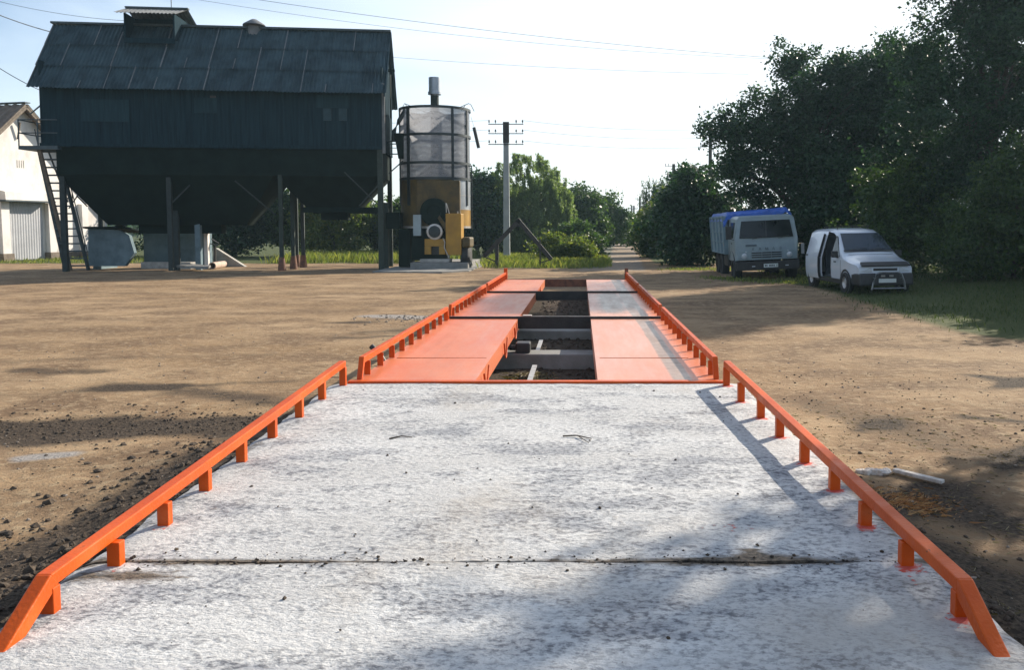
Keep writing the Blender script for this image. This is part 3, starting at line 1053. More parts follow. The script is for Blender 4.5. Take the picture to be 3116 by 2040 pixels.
# landing with rails
lz = s1l.z
X0, X1 = P(56, 340, 38.6).x, P(125, 340, 38.6).x + .4
ld = MB().hexa([loc((X0, 38.2, lz - .10)), loc((X1, 38.2, lz - .10)), loc((X1, 39.6, lz - .10)), loc((X0, 39.6, lz - .10)), loc((X0, 38.2, lz + .06)), loc((X1, 38.2, lz + .06)), loc((X1, 39.6, lz + .06)), loc((X0, 39.6, lz + .06))])
landing = eb(ld, "landing", STAIRBLUE)
lr_ = MB()
for h in (.62, 1.2):
    lr_.tube([loc((X1, 38.22, lz + h)), loc((X0 + .02, 38.22, lz + h)), loc((X0 + .02, 39.58, lz + h)), loc((X1, 39.58, lz + h))], .028, 6)
for q in ((X0 + .02, 38.22), (X0 + .02, 39.58), ((X0 + X1) / 2, 38.22), ((X0 + X1) / 2, 39.58)):
    lr_.tube([loc((*q, lz)), loc((*q, lz + 1.22))], .028, 6)
eb(lr_, "landing_rail", STAIRBLUE, landing, smooth=True)
eb(MB().bar(loc((X0 + .75, 38.5, lz - .1)), loc((P(164, 628, 40).x, 40.0, 0)), .13, .13), "landing_post", TIMBER)
sb = MB()
sb.bar(loc(P(112, 350, 39.4)), loc(P(158, 470, 40)), .06, .05).bar(loc(P(200, 425, 40.5)), loc(P(160, 485, 40.2)), .06, .05).bar(loc(P(203, 480, 40.5)), loc(P(178, 455, 40.2)), .05, .05)
sb.bar(loc(P(133, 212, 40.6)), loc(P(70, 265, 42)), .05, .05)
eb(sb, "stay_rod", STAIRBLUE)

# low whitewashed pit house and intake under the grain building
ph = thing("pit_house", P(330, 612, 41.5), "low shaded whitewashed intake housing under the left half of the grain store", "housing")
pw = MB()
y = 40.9
xa, xb, xc, xd = P(205, 600, y).x, P(312, 600, y).x, P(345, 600, y).x, P(452, 600, y).x
pts = [P(205, 616, y), P(290, 616, y), P(312, 585, y), P(300, 545, y), P(275, 532, y), P(205, 528, y)]
for p in pts:
    p.z -= .06
pw.prism(pts, (0, .25, 0))
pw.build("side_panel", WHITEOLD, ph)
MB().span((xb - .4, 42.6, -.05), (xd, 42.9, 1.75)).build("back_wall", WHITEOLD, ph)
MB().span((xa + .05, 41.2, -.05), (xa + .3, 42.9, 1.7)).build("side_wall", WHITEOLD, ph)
MB().prism([(xa - .1, 40.7, 1.95), (xa - .1, 43.1, 1.72), (xa - .1, 43.1, 1.80), (xa - .1, 40.7, 2.03)], (2.0, 0, 0)).build("roof_slab", HOPPER, ph)
MB().span((xb + .1, 41.3, -.05), (xd - .4, 41.9, .32)).build("floor_slab", OLDCONC, ph)
cv = MB().bar(P(272, 530, 41.1), P(392, 462, 41.1), .30, .20)
tag(cv.build("grain_chute", POSTGREY, loc=P(332, 500, 41.1)), "grey slanting grain chute rising from the white housing towards the bins", "chute")
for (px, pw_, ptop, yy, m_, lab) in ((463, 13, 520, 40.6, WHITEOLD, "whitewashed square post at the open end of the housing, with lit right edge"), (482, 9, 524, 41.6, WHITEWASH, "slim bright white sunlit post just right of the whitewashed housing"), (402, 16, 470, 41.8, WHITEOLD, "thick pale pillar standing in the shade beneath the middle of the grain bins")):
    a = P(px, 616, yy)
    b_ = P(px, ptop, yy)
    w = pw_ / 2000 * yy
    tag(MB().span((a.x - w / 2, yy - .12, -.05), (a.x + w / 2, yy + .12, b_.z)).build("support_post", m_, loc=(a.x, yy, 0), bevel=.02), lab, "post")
pr = MB()
a, b_ = P(493, 609, 41.2), P(520, 602, 43.2)
d_ = (b_ - a).normalized()
for r0, r1 in ((.17, .14),):
    pr.tube([a, b_], .17, 18, cap=False).tube([a, b_], .135, 18, cap=False)
a.z = b_.z = .16
pr = MB().tube([Vector((a.x, a.y, .15)), Vector((b_.x, b_.y, .15))], .17, 18, cap=False).tube([Vector((a.x, a.y, .15)), Vector((b_.x, b_.y, .15))], .14, 18, cap=False)
n = 18
for base in (0, n):
    for k in range(n):
        pr.f.append((base + k, base + (k + 1) % n, base + 2 * n + (k + 1) % n, base + 2 * n + k))
tag(pr.build("drain_pipe", PIPEM, loc=(a.x, a.y, .0), smooth=True), "pale hollow pipe length lying on the ground beside the white post", "pipe")
hs = MB().tube([P(482, 500, 41.9), P(500, 512, 41.9), P(512, 522, 41.9), P(516, 534, 41.9)], .03, 6)
hs.bar(P(492, 556, 41.9), P(508, 566, 41.9), .10, .05)
hs.bar(P(486, 566, 41.9), P(508, 570, 41.9), .08, .04).bar(P(500, 570, 41.9), P(500, 616, 41.9), .08, .08).bar(P(482, 500, 41.9), P(484, 612, 41.9), .05, .05)
tag(hs.build("auger_stand", STEEL_DK, loc=P(500, 612, 41.9)), "dark steel stand with a curved pipe beside the slim white post", "stand")
sl = P(508, 585, 43.5)
wedge = MB().prism([(sl.x - .25, 43.4, -.02), (sl.x + 1.4, 43.4, -.02), (sl.x - .1, 43.4, .95), (sl.x - .25, 43.4, .95)], (0, .3, 0))
tag(wedge.build("wing_wall", OLDCONC, loc=(sl.x, 43.4, 0)), "low sloping concrete wing wall behind the lying pipe", "wall")
ks = MB().hexa([P(410, 622, 39.5) , P(480, 626, 38.6), P(490, 622, 39.4), P(440, 618, 40.4)] + [p + Vector((0, 0, .1)) for p in (P(410, 622, 39.5), P(480, 626, 38.6), P(490, 622, 39.4), P(440, 618, 40.4))])
tag(ks.build("concrete_slab", PADCONC, loc=P(450, 622, 39.5)), "small pale concrete slab on the ground before the white posts", "slab")

# ------------------------------------------------------------------ white barn on the left
bt = Vector((.23, .97, 0)).normalized()
bnrm = Vector((bt.y, -bt.x, 0))
BC = Vector((-33.8, 52.4, 0))
barn = thing("barn", BC, "whitewashed gabled barn with grey sheet door, its sunlit end wall facing the yard", "barn")
HWD, ZE, ZRB, LEN = 6.6, 3.2, 9.3, 26
def bw(u, z, d=0.0):
    return BC + bt * u + bnrm * d + Vector((0, 0, z))
wm = MB()
wm.prism([bw(-HWD, -.1), bw(HWD, -.1), bw(HWD, ZE), bw(0, ZRB), bw(-HWD, ZE)], -bnrm * LEN)
wm.build("wall", WHITEWASH, barn)
rm = MB()
for s in (-1, 1):
    n_ = Vector((0, 0, 1)) * HWD + bt * s * (ZRB - ZE)
    n_.normalize()
    a, b_ = bw(s * (HWD + .7), ZE - .65, .55), bw(0, ZRB, .55)
    rows = []
    for f in (0, 1):
        q = a.lerp(b_, f)
        rows.append([q - bnrm * (LEN + .5) * i / 300 + n_ * (.14 + .035 * math.sin(i * .9)) for i in range(301)])
    rm.grid(rows)
    rows = [[p - n_ * .12 for p in r] for r in rows]
    rm.grid([[a + n_ * .02, a - bnrm * (LEN + .5) + n_ * .02], [b_ + n_ * .02, b_ - bnrm * (LEN + .5) + n_ * .02]])
broof = rm.build("roof", BROWNROOF, barn)
vb = MB()
for s in (-1, 1):
    a, b_ = bw(s * (HWD + .7), ZE - .65, .50), bw(0, ZRB + .0, .50)
    n_ = (Vector((0, 0, 1)) * HWD + bt * s * (ZRB - ZE)).normalized()
    vb.bar(a, b_, .07, .26, up=n_)
vb.build("verge_board", TIMBER, broof)
MB().bar(bw(0, ZRB + .2, .6), bw(0, ZRB + .2, -LEN), .4, .06).build("ridge_cap", STAIRBLUE, broof)
dr = MB()
rows = []
for z in (.05, 3.55):
    rows.append([bw(-1.05 + 2.3 * i / 60, z, .06 + .012 * math.sin(i * 1.3)) for i in range(61)])
dr.grid(rows)
bdoor = dr.build("door", GREYMETAL, barn)
MB().hexa([bw(-1.9, 3.62, .003), bw(1.55, 3.62, .003), bw(1.55, 3.62, .75), bw(-1.9, 3.62, .75), bw(-1.9, 4.25, .003), bw(1.55, 4.25, .003), bw(1.55, 4.1, .70), bw(-1.9, 4.1, .70)]).build("door_canopy", WHITEWASH, barn)
MB().hexa([bw(-1.95, 3.54, .003), bw(1.6, 3.54, .003), bw(1.6, 3.54, .8), bw(-1.95, 3.54, .8), bw(-1.95, 3.615, .003), bw(1.6, 3.615, .003), bw(1.6, 3.615, .8), bw(-1.95, 3.615, .8)]).build("canopy_edge", STAIRBLUE, barn)
for u, w in ((-1.55, .55), (1.75, .45), (-4.2, .5), (4.4, .5)):
    MB().hexa([bw(u - w / 2, .45, .003), bw(u + w / 2, .45, .003), bw(u + w / 2, .45, .35), bw(u - w / 2, .45, .35), bw(u - w / 2, 3.53, .003), bw(u + w / 2, 3.53, .003), bw(u + w / 2, 3.53, .30), bw(u - w / 2, 3.53, .30)]).build("buttress", WHITEWASH, barn)
    MB().hexa([bw(u - w / 2 - .1, -.1, .003), bw(u + w / 2 + .1, -.1, .003), bw(u + w / 2 + .1, -.1, .5), bw(u - w / 2 - .1, -.1, .5), bw(u - w / 2 - .1, .45, .003), bw(u + w / 2 + .1, .45, .003), bw(u + w / 2 + .1, .45, .45), bw(u - w / 2 - .1, .45, .45)]).build("plinth", TIMBER, barn)
MB().hexa([bw(1.98, -.1, .003), bw(HWD, -.1, .003), bw(HWD, -.1, .12), bw(1.98, -.1, .12), bw(1.98, .42, .003), bw(HWD, .42, .003), bw(HWD, .42, .10), bw(1.98, .42, .10)]).build("plinth", TIMBER, barn)
for (u, z, du, dz) in ((-.35, 5.9, .55, .42),):
    f_ = MB()
    for k in range(4):
        f_.hexa([bw(u + k * .15, z - .3, .003), bw(u + k * .15 + .05, z - .3, .003), bw(u + k * .15 + .05, z - .3, .012), bw(u + k * .15, z - .3, .012), bw(u + k * .15, z + .15, .003), bw(u + k * .15 + .05, z + .15, .003), bw(u + k * .15 + .05, z + .15, .012), bw(u + k * .15, z + .15, .012)])
    f_.build("faded_stencil", OLDCONC, barn)
MB().bar(bw(-.25, 8.3, .25), bw(-.28, 7.3, .06), .09, .05).build("wall_bracket", TIMBER, barn)

# ------------------------------------------------------------------ grain dryer
def Z4(x, y, Y=42.0):
    return P((1130 + x / 2.435) * .7638, (220 + y / 2.435) * .7638, Y)
DC = Vector((-7.2, 43.0, 0))
DR = 1.70
dz = lambda y, Y=41.3: Z4(480, y, Y).z
dy = thing("grain_dryer", DC, "cylindrical grain dryer with perforated grey drum above a yellow machine base", "grain dryer")
ZT, ZM, ZB = 7.75, 4.35, 2.0
MB().lathe((DC.x, DC.y, 0), [(DR, ZM), (DR, ZT)], 64).build("perforated_drum", MESH, dy, smooth=True)
fr = MB()
for z in (ZT, 6.45, 5.1, ZM):
    fr.lathe((DC.x, DC.y, 0), [(DR + .01, z - .06), (DR + .06, z - .06), (DR + .06, z + .06), (DR + .01, z + .06), (DR + .01, z - .06)], 64)
fr.build("hoop", DRYGREY, dy, smooth=True)
for ang in (-128, -52, -162, -18, 30, 90, 150):
    a = R(ang)
    c_ = Vector((DC.x + math.cos(a) * (DR + .03), DC.y + math.sin(a) * (DR + .03), 0))
    wv_ = .17 if ang in (-128,) else .11
    MB().box((c_.x, c_.y, (ZM - 1.3 + ZT) / 2), (.06, wv_, ZT - ZM + 1.3), Matrix.Rotation(a, 3, 'Z')).build("upright", DRYGREY, dy)
MB().lathe((DC.x, DC.y, 0), [(.20, 4.0), (.20, ZT + .1)], 24).build("central_tube", DRYGREY, dy, smooth=True)
MB().lathe((DC.x, DC.y, 0), [(.22, 5.35), (.98, 4.36), (.98, 4.3), (.2, 4.3)], 32).build("inner_cone", DRYGREY, dy, smooth=True)
MB().lathe((DC.x, DC.y, 0), [(.95, 4.3), (.95, 2.2)], 32).build("inner_drum", YELLOW_DK, dy, smooth=True)
sp = MB()
for ang in (20, 160, 200, 340):
    a = R(ang)
    sp.bar((DC.x + math.cos(a) * .15, DC.y + math.sin(a) * .15, ZT - .05), (DC.x + math.cos(a) * DR, DC.y + math.sin(a) * DR, ZT - .85), .16, .12)
sp.build("spider_strut", DRYGREY, dy)
def arc_shell(a0, a1, r_, z0, z1):
    return MB().grid([[(DC.x + r_ * math.cos(R(a0 + (a1 - a0) * i / 40)), DC.y + r_ * math.sin(R(a0 + (a1 - a0) * i / 40)), z) for i in range(41)] for z in (z0, z1)])
arc_shell(-52, 120, DR + .012, 2.85, ZM - .05).build("lower_drum", GALV, dy, smooth=True)  # sunward sector: glancing sun put into the paler sheet colour
arc_shell(120, 308, DR + .012, ZB, ZM - .05).build("dusty_shaded_drum", YELLOW_DK, dy, smooth=True)  # front sector: shade put into the darker colour, along with dust
for z in (3.55, 2.87):
    arc_shell(-52, 60, DR + .02, z - .015, z + .015).build("seam_band", STEEL_LT, dy, smooth=True)
arc_shell(-52, 120, DR + .014, ZB, 2.85).build("yellow_skirt", YELLOW, dy, smooth=True)  # bright yellow on the sunward side only, its front painted as shaded
MB().lathe((DC.x, DC.y, 0), [(DR - .05, ZB + .01), (.6, ZB - .4)], 48).build("under_cone", HOPPER, dy, smooth=True)
MB().lathe((DC.x, DC.y, 0), [(DR + .035, ZB - .05), (DR + .035, ZB + .05), (DR - .05, ZB + .05), (DR - .05, ZB - .05), (DR + .035, ZB - .05)], 64).build("skirt_ring", STEEL_LT, dy, smooth=True)
ch = MB().lathe((DC.x, DC.y, 0), [(.19, ZT - .1), (.19, 8.55), (.33, 8.55), (.33, 8.68), (.29, 8.70), (.29, 9.38), (.0, 9.40)], 24)
ch.build("chimney", GALV, dy, smooth=True)
MB().lathe((DC.x, DC.y, 0), [(.192, ZT + .1), (.205, ZT + .1), (.205, 8.5), (.192, 8.5)], 24).build("chimney_collar", POSTGRN, dy, smooth=True)
def Zp(x, y, Y=42.0):
    return Z4(x, y, Y)
# loading elbow, spout boxes and gantry on the left
MB().tube([Zp(255, 275), Zp(205, 360), Zp(168, 435), Zp(165, 515)], .11, 12).build("loading_duct", STAIRBLUE, dy, smooth=True)
MB().hexa([Zp(200, 640, 41.6), Zp(240, 640, 41.6), Zp(240, 640, 42.4), Zp(200, 640, 42.4), Zp(168, 450, 41.6), Zp(240, 450, 41.6), Zp(240, 450, 42.4), Zp(168, 450, 42.4)]).build("spout_box", HOPPER, dy)
gt = MB()
for yy in (512, 530, 605):
    gt.bar(Zp(120, yy), Zp(236, yy), .07, .05)
gt.bar(Zp(150, 530), Zp(150, 605), .03).bar(Zp(136, 560), Zp(200, 560), .03).bar(Zp(130, 750), Zp(236, 655), .05)
gt.build("gantry", STAIRBLUE, dy)
MB().span((Zp(128, 1160).x, 41.4, Zp(128, 1160).z), (Zp(230, 1040).x, 42.4, Zp(230, 1040).z)).build("side_hopper", HOPPER, dy, bevel=.03)
MB().span((Zp(218, 1420).x, 41.5, .1), (Zp(302, 1165).x, 42.6, Zp(302, 1165).z)).build("side_leg", HOPPER, dy, bevel=.03)
MB().bar(Zp(229, 690, 43), Zp(229, 1040, 43), .05).build("side_rail", DRYGREY, dy)
MB().bar(Zp(743, 690, 43), Zp(745, 1165, 43), .05).build("side_rail", DRYGREY, dy)
hb_ = MB()
hb2 = MB()
hb_.tube([Zp(214, 290), Zp(246, 230), Zp(300, 288)], .018, 6).tube([Zp(246, 230), Zp(405, 296)], .018, 6)
hb2.tube([Zp(762, 288), Zp(738, 240), Zp(722, 230), Zp(600, 282)], .018, 6).tube([Zp(698, 238), Zp(668, 284)], .018, 6)
hb_.build("roof_bracket", WIRE, dy, smooth=True)
hb2.build("roof_bracket", WIRE, dy, smooth=True)
MB().tube([Zp(738, 330), Zp(762, 410)], .008, 5).build("hanger_wire", WIRE, dy)
MB().tube([Zp(761, 408), Zp(796, 560)], .085, 12).build("discharge_tube", BLACKP, dy, smooth=True)
# machine base, front
F = 41.0
def fspan(x0, y0, x1, y1, d0, d1):
    a, b_ = Z4(x0, y1, d0), Z4(x1, y0, d0)
    return MB().span((a.x, d0, a.z), (b_.x, d1, b_.z))
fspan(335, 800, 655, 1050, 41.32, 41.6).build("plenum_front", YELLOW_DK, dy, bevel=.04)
cf = Z4(465, 1035, 41.1)
MB().lathe((cf.x, 41.05, cf.z), [(.0, .0), (.30, .0), (.34, -.04), (.62, -.04), (.66, .0), (.66, .5)], 40, 'y').build("fan_housing", HOPPER, dy, smooth=True)
fspan(310, 1055, 366, 1212, 40.86, 41.05).build("control_panel", PANELGREY, dy, bevel=.015)
fspan(300, 1165, 560, 1395, 41.05, 41.9).build("frame_box", HOPPER, dy)
cm = Z4(466, 1182, 40.6)
mo = MB().lathe((cm.x, 40.6, cm.z), [(.0, .02), (.20, .0), (.27, .03), (.30, .10), (.36, .11), (.37, .45), (.3, .5)], 36, 'y').build("motor", DRYGREY, dy, smooth=True)
MB().lathe((cm.x, 40.6, cm.z), [(.285, .045), (.375, .06), (.38, .22), (.365, .22)], 36, 'y').build("motor_ring", STEEL_LT, mo, smooth=True)
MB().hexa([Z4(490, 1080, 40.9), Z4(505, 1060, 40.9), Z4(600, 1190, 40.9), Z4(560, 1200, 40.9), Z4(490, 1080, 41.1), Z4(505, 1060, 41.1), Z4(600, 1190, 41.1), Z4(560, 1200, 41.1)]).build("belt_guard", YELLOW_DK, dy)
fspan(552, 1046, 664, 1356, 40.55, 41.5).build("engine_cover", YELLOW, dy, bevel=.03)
fspan(395, 1236, 546, 1290, 40.7, 41.2).span((Z4(395, 1350, 40.7).x, 40.7, Z4(395, 1350, 40.7).z), (Z4(440, 1290, 40.7).x, 41.2, Z4(440, 1292, 40.7).z)).span((Z4(502, 1350, 40.7).x, 40.7, Z4(500, 1350, 40.7).z), (Z4(546, 1290, 40.7).x, 41.2, Z4(546, 1292, 40.7).z)).build("gearbox_cover", YELLOW, dy)
fspan(438, 1292, 504, 1352, 40.95, 41.2).build("cover_opening", BLACKP, dy)
wl_c = Z4(702, 1325, 41.3)
MB().lathe((wl_c.x - .2, 41.3, .62), [(.0, .0), (.30, .0), (.34, .03), (.60, .0), (.68, .06), (.70, .2), (.68, .36), (.60, .42), (.0, .4)], 32, 'x').build("road_wheel", RUBBER, dy, smooth=True)
fspan(672, 1222, 732, 1300, 40.6, 42.0).build("mudguard", YELLOW_DK, dy, bevel=.08)
ir = MB().tube([Z4(553, 968, 40.7), Z4(556, 1040, 40.7)], .02, 6).tube([Z4(556, 970, 40.7), Z4(580, 1055, 40.7)], .018, 6).tube([Z4(640, 1046, 40.9), Z4(640, 1030, 40.9)], .03, 8)
ir.build("exhaust_pipe", STEEL_LT, dy)
cab = MB().tube([Z4(530, 1230, 40.5), Z4(545, 1260, 40.5), Z4(540, 1300, 40.5), Z4(560, 1340, 40.5), Z4(572, 1375, 40.5)], .025, 6)
cab.build("hose", STEEL_LT, dy, smooth=True)
pd = MB().span((Z4(288, 1470, 40.3).x, 40.3, -.05), (Z4(716, 1470, 40.3).x, 45.0, .34))
tag(pd.build("dryer_plinth", PADCONC, loc=(-7.2, 42.6, 0), bevel=.02), "thick concrete plinth carrying the yellow grain dryer", "plinth")
pd = MB().span((Z4(372, 1405, 40.9).x, 40.45, .344), (Z4(590, 1405, 40.9).x, 41.3, .50))
tag(pd.build("concrete_block", OLDCONC, loc=(-7.2, 40.9, .34), bevel=.02), "smaller concrete block on the plinth below the dryer motor", "block")
ap = MB().prism([(-9.1, 37.6, 0), (-6.0, 37.2, 0), (-5.0, 38.6, 0), (-5.0, 45.5, 0), (-9.1, 45.5, 0)], (0, 0, .07))
tag(ap.build("dryer_apron", PADCONC, loc=(-7.2, 41, 0)), "flat concrete apron on the ground around the dryer plinth", "apron")

# ------------------------------------------------------------------ A-frame stand
AY = 42.0
af = thing("steel_stand", P(1205, 622, AY) * 1.0, "dark rusty A-shaped steel stand in the weeds beside the concrete pole", "stand")
q = lambda x, y, Y=AY: P((1400 + x / 2.94) * .7638, (330 + y / 2.94) * .7638, Y)
for (a, b_) in ((q(215, 1325), q(535, 995)), (q(818, 1355), q(515, 995))):
    MB().bar(a, b_, .20, .22, up=(0, 1, 0)).bar(a + Vector((0, .5, 0)), b_ + Vector((0, .5, 0)), .08, .10, up=(0, 1, 0)).build("leg", STEEL_DK, af)
MB().bar(q(330, 1170), q(330, 1440), .16, .14).build("post", STEEL_DK, af)
MB().bar(q(716, 1170), q(716, 1440), .07, .07).build("post", STEEL_DK, af)
MB().bar(q(210, 1325), q(330, 1375), .06, .06).build("brace", STEEL_DK, af)
MB().bar(q(820, 1350), q(720, 1380), .07, .06).build("brace", STEEL_DK, af)
MB().bar(q(500, 1050), q(560, 1050), .1, .1).build("tie_plate", STEEL_DK, af)

# ------------------------------------------------------------------ utility poles
PY = 52.0
def pole_main(px, ytop, Y, label, w0, w1, m_, levels, arm, wid=.02):
    b_ = P(px, 605, Y)
    t_ = P(px, ytop, Y)
    bx, tx = (b_.x + t_.x) / 2, (b_.x + t_.x) / 2
    o = thing("utility_pole", (bx, Y, gh(bx, Y)), label, "utility pole")
    zb = gh(bx, Y) - .2
    MB().hexa([(bx - w0 / 2, Y - w0 * .4, zb), (bx + w0 / 2, Y - w0 * .4, zb), (bx + w0 / 2, Y + w0 * .4, zb), (bx - w0 / 2, Y + w0 * .4, zb),
               (tx - w1 / 2, Y - w1 * .4, t_.z), (tx + w1 / 2, Y - w1 * .4, t_.z), (tx + w1 / 2, Y + w1 * .4, t_.z), (tx - w1 / 2, Y + w1 * .4, t_.z)]).build("shaft", m_, o, bevel=.02)
    for z in levels:
        am = MB().bar((tx - arm, Y - .16, z), (tx + arm, Y - .16, z), .05, .05)
        a_ = am.build("crossarm", STEEL_DK, o)
        for s in (-1, -.62, .62, 1):
            MB().lathe((tx + s * arm * .95, Y - .16, z + .04), [(.012, -.02), (.015, .06), (.05, .07), (.06, .11), (.03, .13), (.05, .16), (.035, .21), (0, .215)], 10).build("insulator", PORCELAIN, a_, smooth=True)
    return o, Vector((tx, Y, 0))
lv = [P(1177, y, PY).z for y in (289, 311, 336)]
p1, p1c = pole_main(1177, 284, PY, "tall pale concrete utility pole with three crossarms behind the A-shaped stand", .40, .30, POLECONC, lv, 1.05)
topm = MB().box((p1c.x, PY, P(1177, 308, PY).z), (.36, .30, 1.25))
topm.build("dark_top", STEEL_DK, p1)  # added dark box: backlit contrast of the pole top put into colour
p2, p2c = pole_main(1650, 292, 58, "dark utility pole half hidden in the leaves of the big tree behind the truck", .26, .2, POLEWOOD, [P(1650, y, 58).z for y in (300, 320, 341)], .7)
p3, _ = pole_main(1565, 381, 84, "dark wooden pole with two crossarms above the roadside bushes", .36, .28, POLEWOOD, [P(1565, y, 84).z for y in (387, 405, 420)], .85)
for px, yt, Y, lab in ((1520, 428, 100, "thin distant pole standing among birch leaves on the right of the road"), (1487, 456, 120, "small far pole just left of the birch, right above the hedge end"), (1473, 478, 140, "taller of two tiny poles at the far end of the road"), (1468, 478, 146, "slimmer of two tiny poles at the far end of the road")):
    pole_main(px, yt, Y, lab, .34, .26, POLEWOOD, [P(px, yt + 8, Y).z], .6)

# ------------------------------------------------------------------ overhead wires
def wire(a, b_, sag, label, r=.016, n=20):
    r *= .75
    a, b_ = Vector(a), Vector(b_)
    pts = []
    for i in range(n + 1):
        f = i / n
        p = a.lerp(b_, f)
        p.z -= sag * 4 * f * (1 - f)
        pts.append(p)
    tag(MB().tube(pts, r, 5).build("power_line", WIRE, loc=a, smooth=True), label, "wire", "overhead wires")
names = ("topmost", "middle", "lowest")
for k, z in enumerate(lv):
    wire((p1c.x + 1.0, PY - .16, z + .22), P(1648, (300, 320, 341)[k], 58), .25, "%s of the three thin wires from the concrete pole to the tree-hidden pole" % names[k], .013)
    wire((p1c.x - 1.0, PY - .16, z + .22), (-26, 47.5, z + .0), .3, "%s of the three thin wires from the concrete pole behind the dryer" % names[k], .012)
wire(P(420, -8, 46), P(1790, 136, 50), .5, "uppermost long wire crossing the sky, ending lowest at the treetops", .012)
wire(P(530, -12, 46), P(1800, 134, 51), .3, "long wire crossing the sky just above another to the treetop", .016)
wire(P(640, 108, 58), P(1740, 172, 52), .3, "thin wire emerging behind the grain store roof, lowest of the sky wires", .013)
wire(P(-60, -12, 40), P(300, 48, 43), .2, "thin wire coming from the upper left corner to the roof lantern", .014)
wire(P(-60, 10, 38), P(140, 79, 41), .1, "thick dark wire from the upper left to the grain store gable", .03)
wire(P(-60, 118, 38), P(90, 208, 40), .1, "thick dark wire from the left edge down to the eave corner", .024)

# ------------------------------------------------------------------ lorry
def text_mesh(s, size, name, m, parent, M, depth=.006):
    cu = bpy.data.curves.new(name, 'FONT')
    cu.body = s
    cu.size = size
    cu.extrude = depth
    cu.align_x = 'CENTER'
    cu.align_y = 'CENTER'
    tmp = bpy.data.objects.new("tmp", cu)
    COL.objects.link(tmp)
    dg = bpy.context.evaluated_depsgraph_get()
    me = bpy.data.meshes.new_from_object(tmp.evaluated_get(dg))
    bpy.data.objects.remove(tmp)
    me.transform(M)
    me.materials.clear()
    me.materials.append(m)
    me.name = name
    o = bpy.data.objects.new(name, me)
    COL.objects.link(o)
    o.parent = parent
    return o
FACE = Matrix.Rotation(R(90), 4, 'X')       # text that faces -Y
def wheel(name, root, x, y, r, w, side, rimcol=STEEL_DK, dual=False):
    """side -1: outer face towards -x"""
    ty = MB().lathe((x, y, r), [(r * .55, -w / 2), (r * .62, -w / 2 - .004), (r * .9, -w / 2), (r * .985, -w * .36), (r, -w * .2), (r, w * .2), (r * .985, w * .36), (r * .9, w / 2), (r * .62, w / 2 + .004), (r * .55, w / 2)], 32, 'x')
    o = ty.build(name, RUBBER, root, world=False, smooth=True)
    s = side
    rim = MB().lathe((x, y, r), [(0, s * w * .30), (r * .14, s * w * .32), (r * .2, s * w * .2), (r * .42, s * w * .14), (r * .5, s * w * .3), (r * .57, s * w * .46), (r * .58, s * w * .40), (r * .5, -s * w * .3), (0, -s * w * .3)], 24, 'x')
    rim.build("rim", rimcol, o, world=False, smooth=True)
    return o
lo = P(1775, 650, 33.2)
TX = 7.2
lorry = thing("dump_truck", (TX, 33.0, gh(TX, 35) - .10), "pale blue-white dump truck with a blue tarpaulin over its load box under the trees", "truck", rz=R(-1.5))
lorry.rotation_euler = (0, R(-2.6), R(-1.5))
def lb(mb, name, m, parent=None, **k):
    return mb.build(name, m, parent or lorry, world=False, **k)
# cab: front at y=0, faces -y
def ring(y, hw_b, hw_m, hw_t, z0, zm, zt):
    return [(-hw_b, y, z0), (-hw_m, y, zm), (-hw_t, y, zt - .10), (-hw_t + .10, y, zt), (hw_t - .10, y, zt), (hw_t, y, zt - .10), (hw_m, y, zm), (hw_b, y, z0)]
rows = [ring(.02, 1.14, 1.20, 1.02, .86, 1.62, 2.46), ring(.12, 1.20, 1.235, 1.10, .84, 1.62, 2.53), ring(.8, 1.22, 1.24, 1.14, .84, 1.62, 2.57), ring(1.62, 1.22, 1.24, 1.14, .84, 1.62, 2.55)]
rows[0] = [(x, y + (.0 if z < 1.7 else .10), z) for x, y, z in rows[0]]
cb = MB()
for r in rows:
    pass
cbm = MB().grid([r + [r[0]] for r in rows])
cbm.f.append(tuple(range(8)))
cbm.f.append(tuple(reversed(range(27, 35))))
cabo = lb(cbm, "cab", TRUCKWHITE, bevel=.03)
ws = MB().hexa([(-1.03, -.002, 1.70), (1.03, -.002, 1.70), (1.03, .05, 1.70), (-1.03, .05, 1.70), (-.93, .098, 2.36), (.93, .098, 2.36), (.93, .14, 2.36), (-.93, .14, 2.36)])
wso = lb(ws, "windscreen", GLASS, cabo, bevel=.02)
lb(MB().span((-.012, .005, 1.70), (.012, .06, 1.72)).hexa([(-.018, -.008, 1.70), (.018, -.008, 1.70), (.018, .03, 1.70), (-.018, .03, 1.70), (-.018, .092, 2.36), (.018, .092, 2.36), (.018, .13, 2.36), (-.018, .13, 2.36)]), "centre_bar", BLACKP, wso)
wp = MB()
for s in (-.55, .45):
    wp.bar((s, -.02, 1.66), (s + .42, .0, 1.75), .02, .015)
lb(wp, "wiper", BLACKP, cabo)
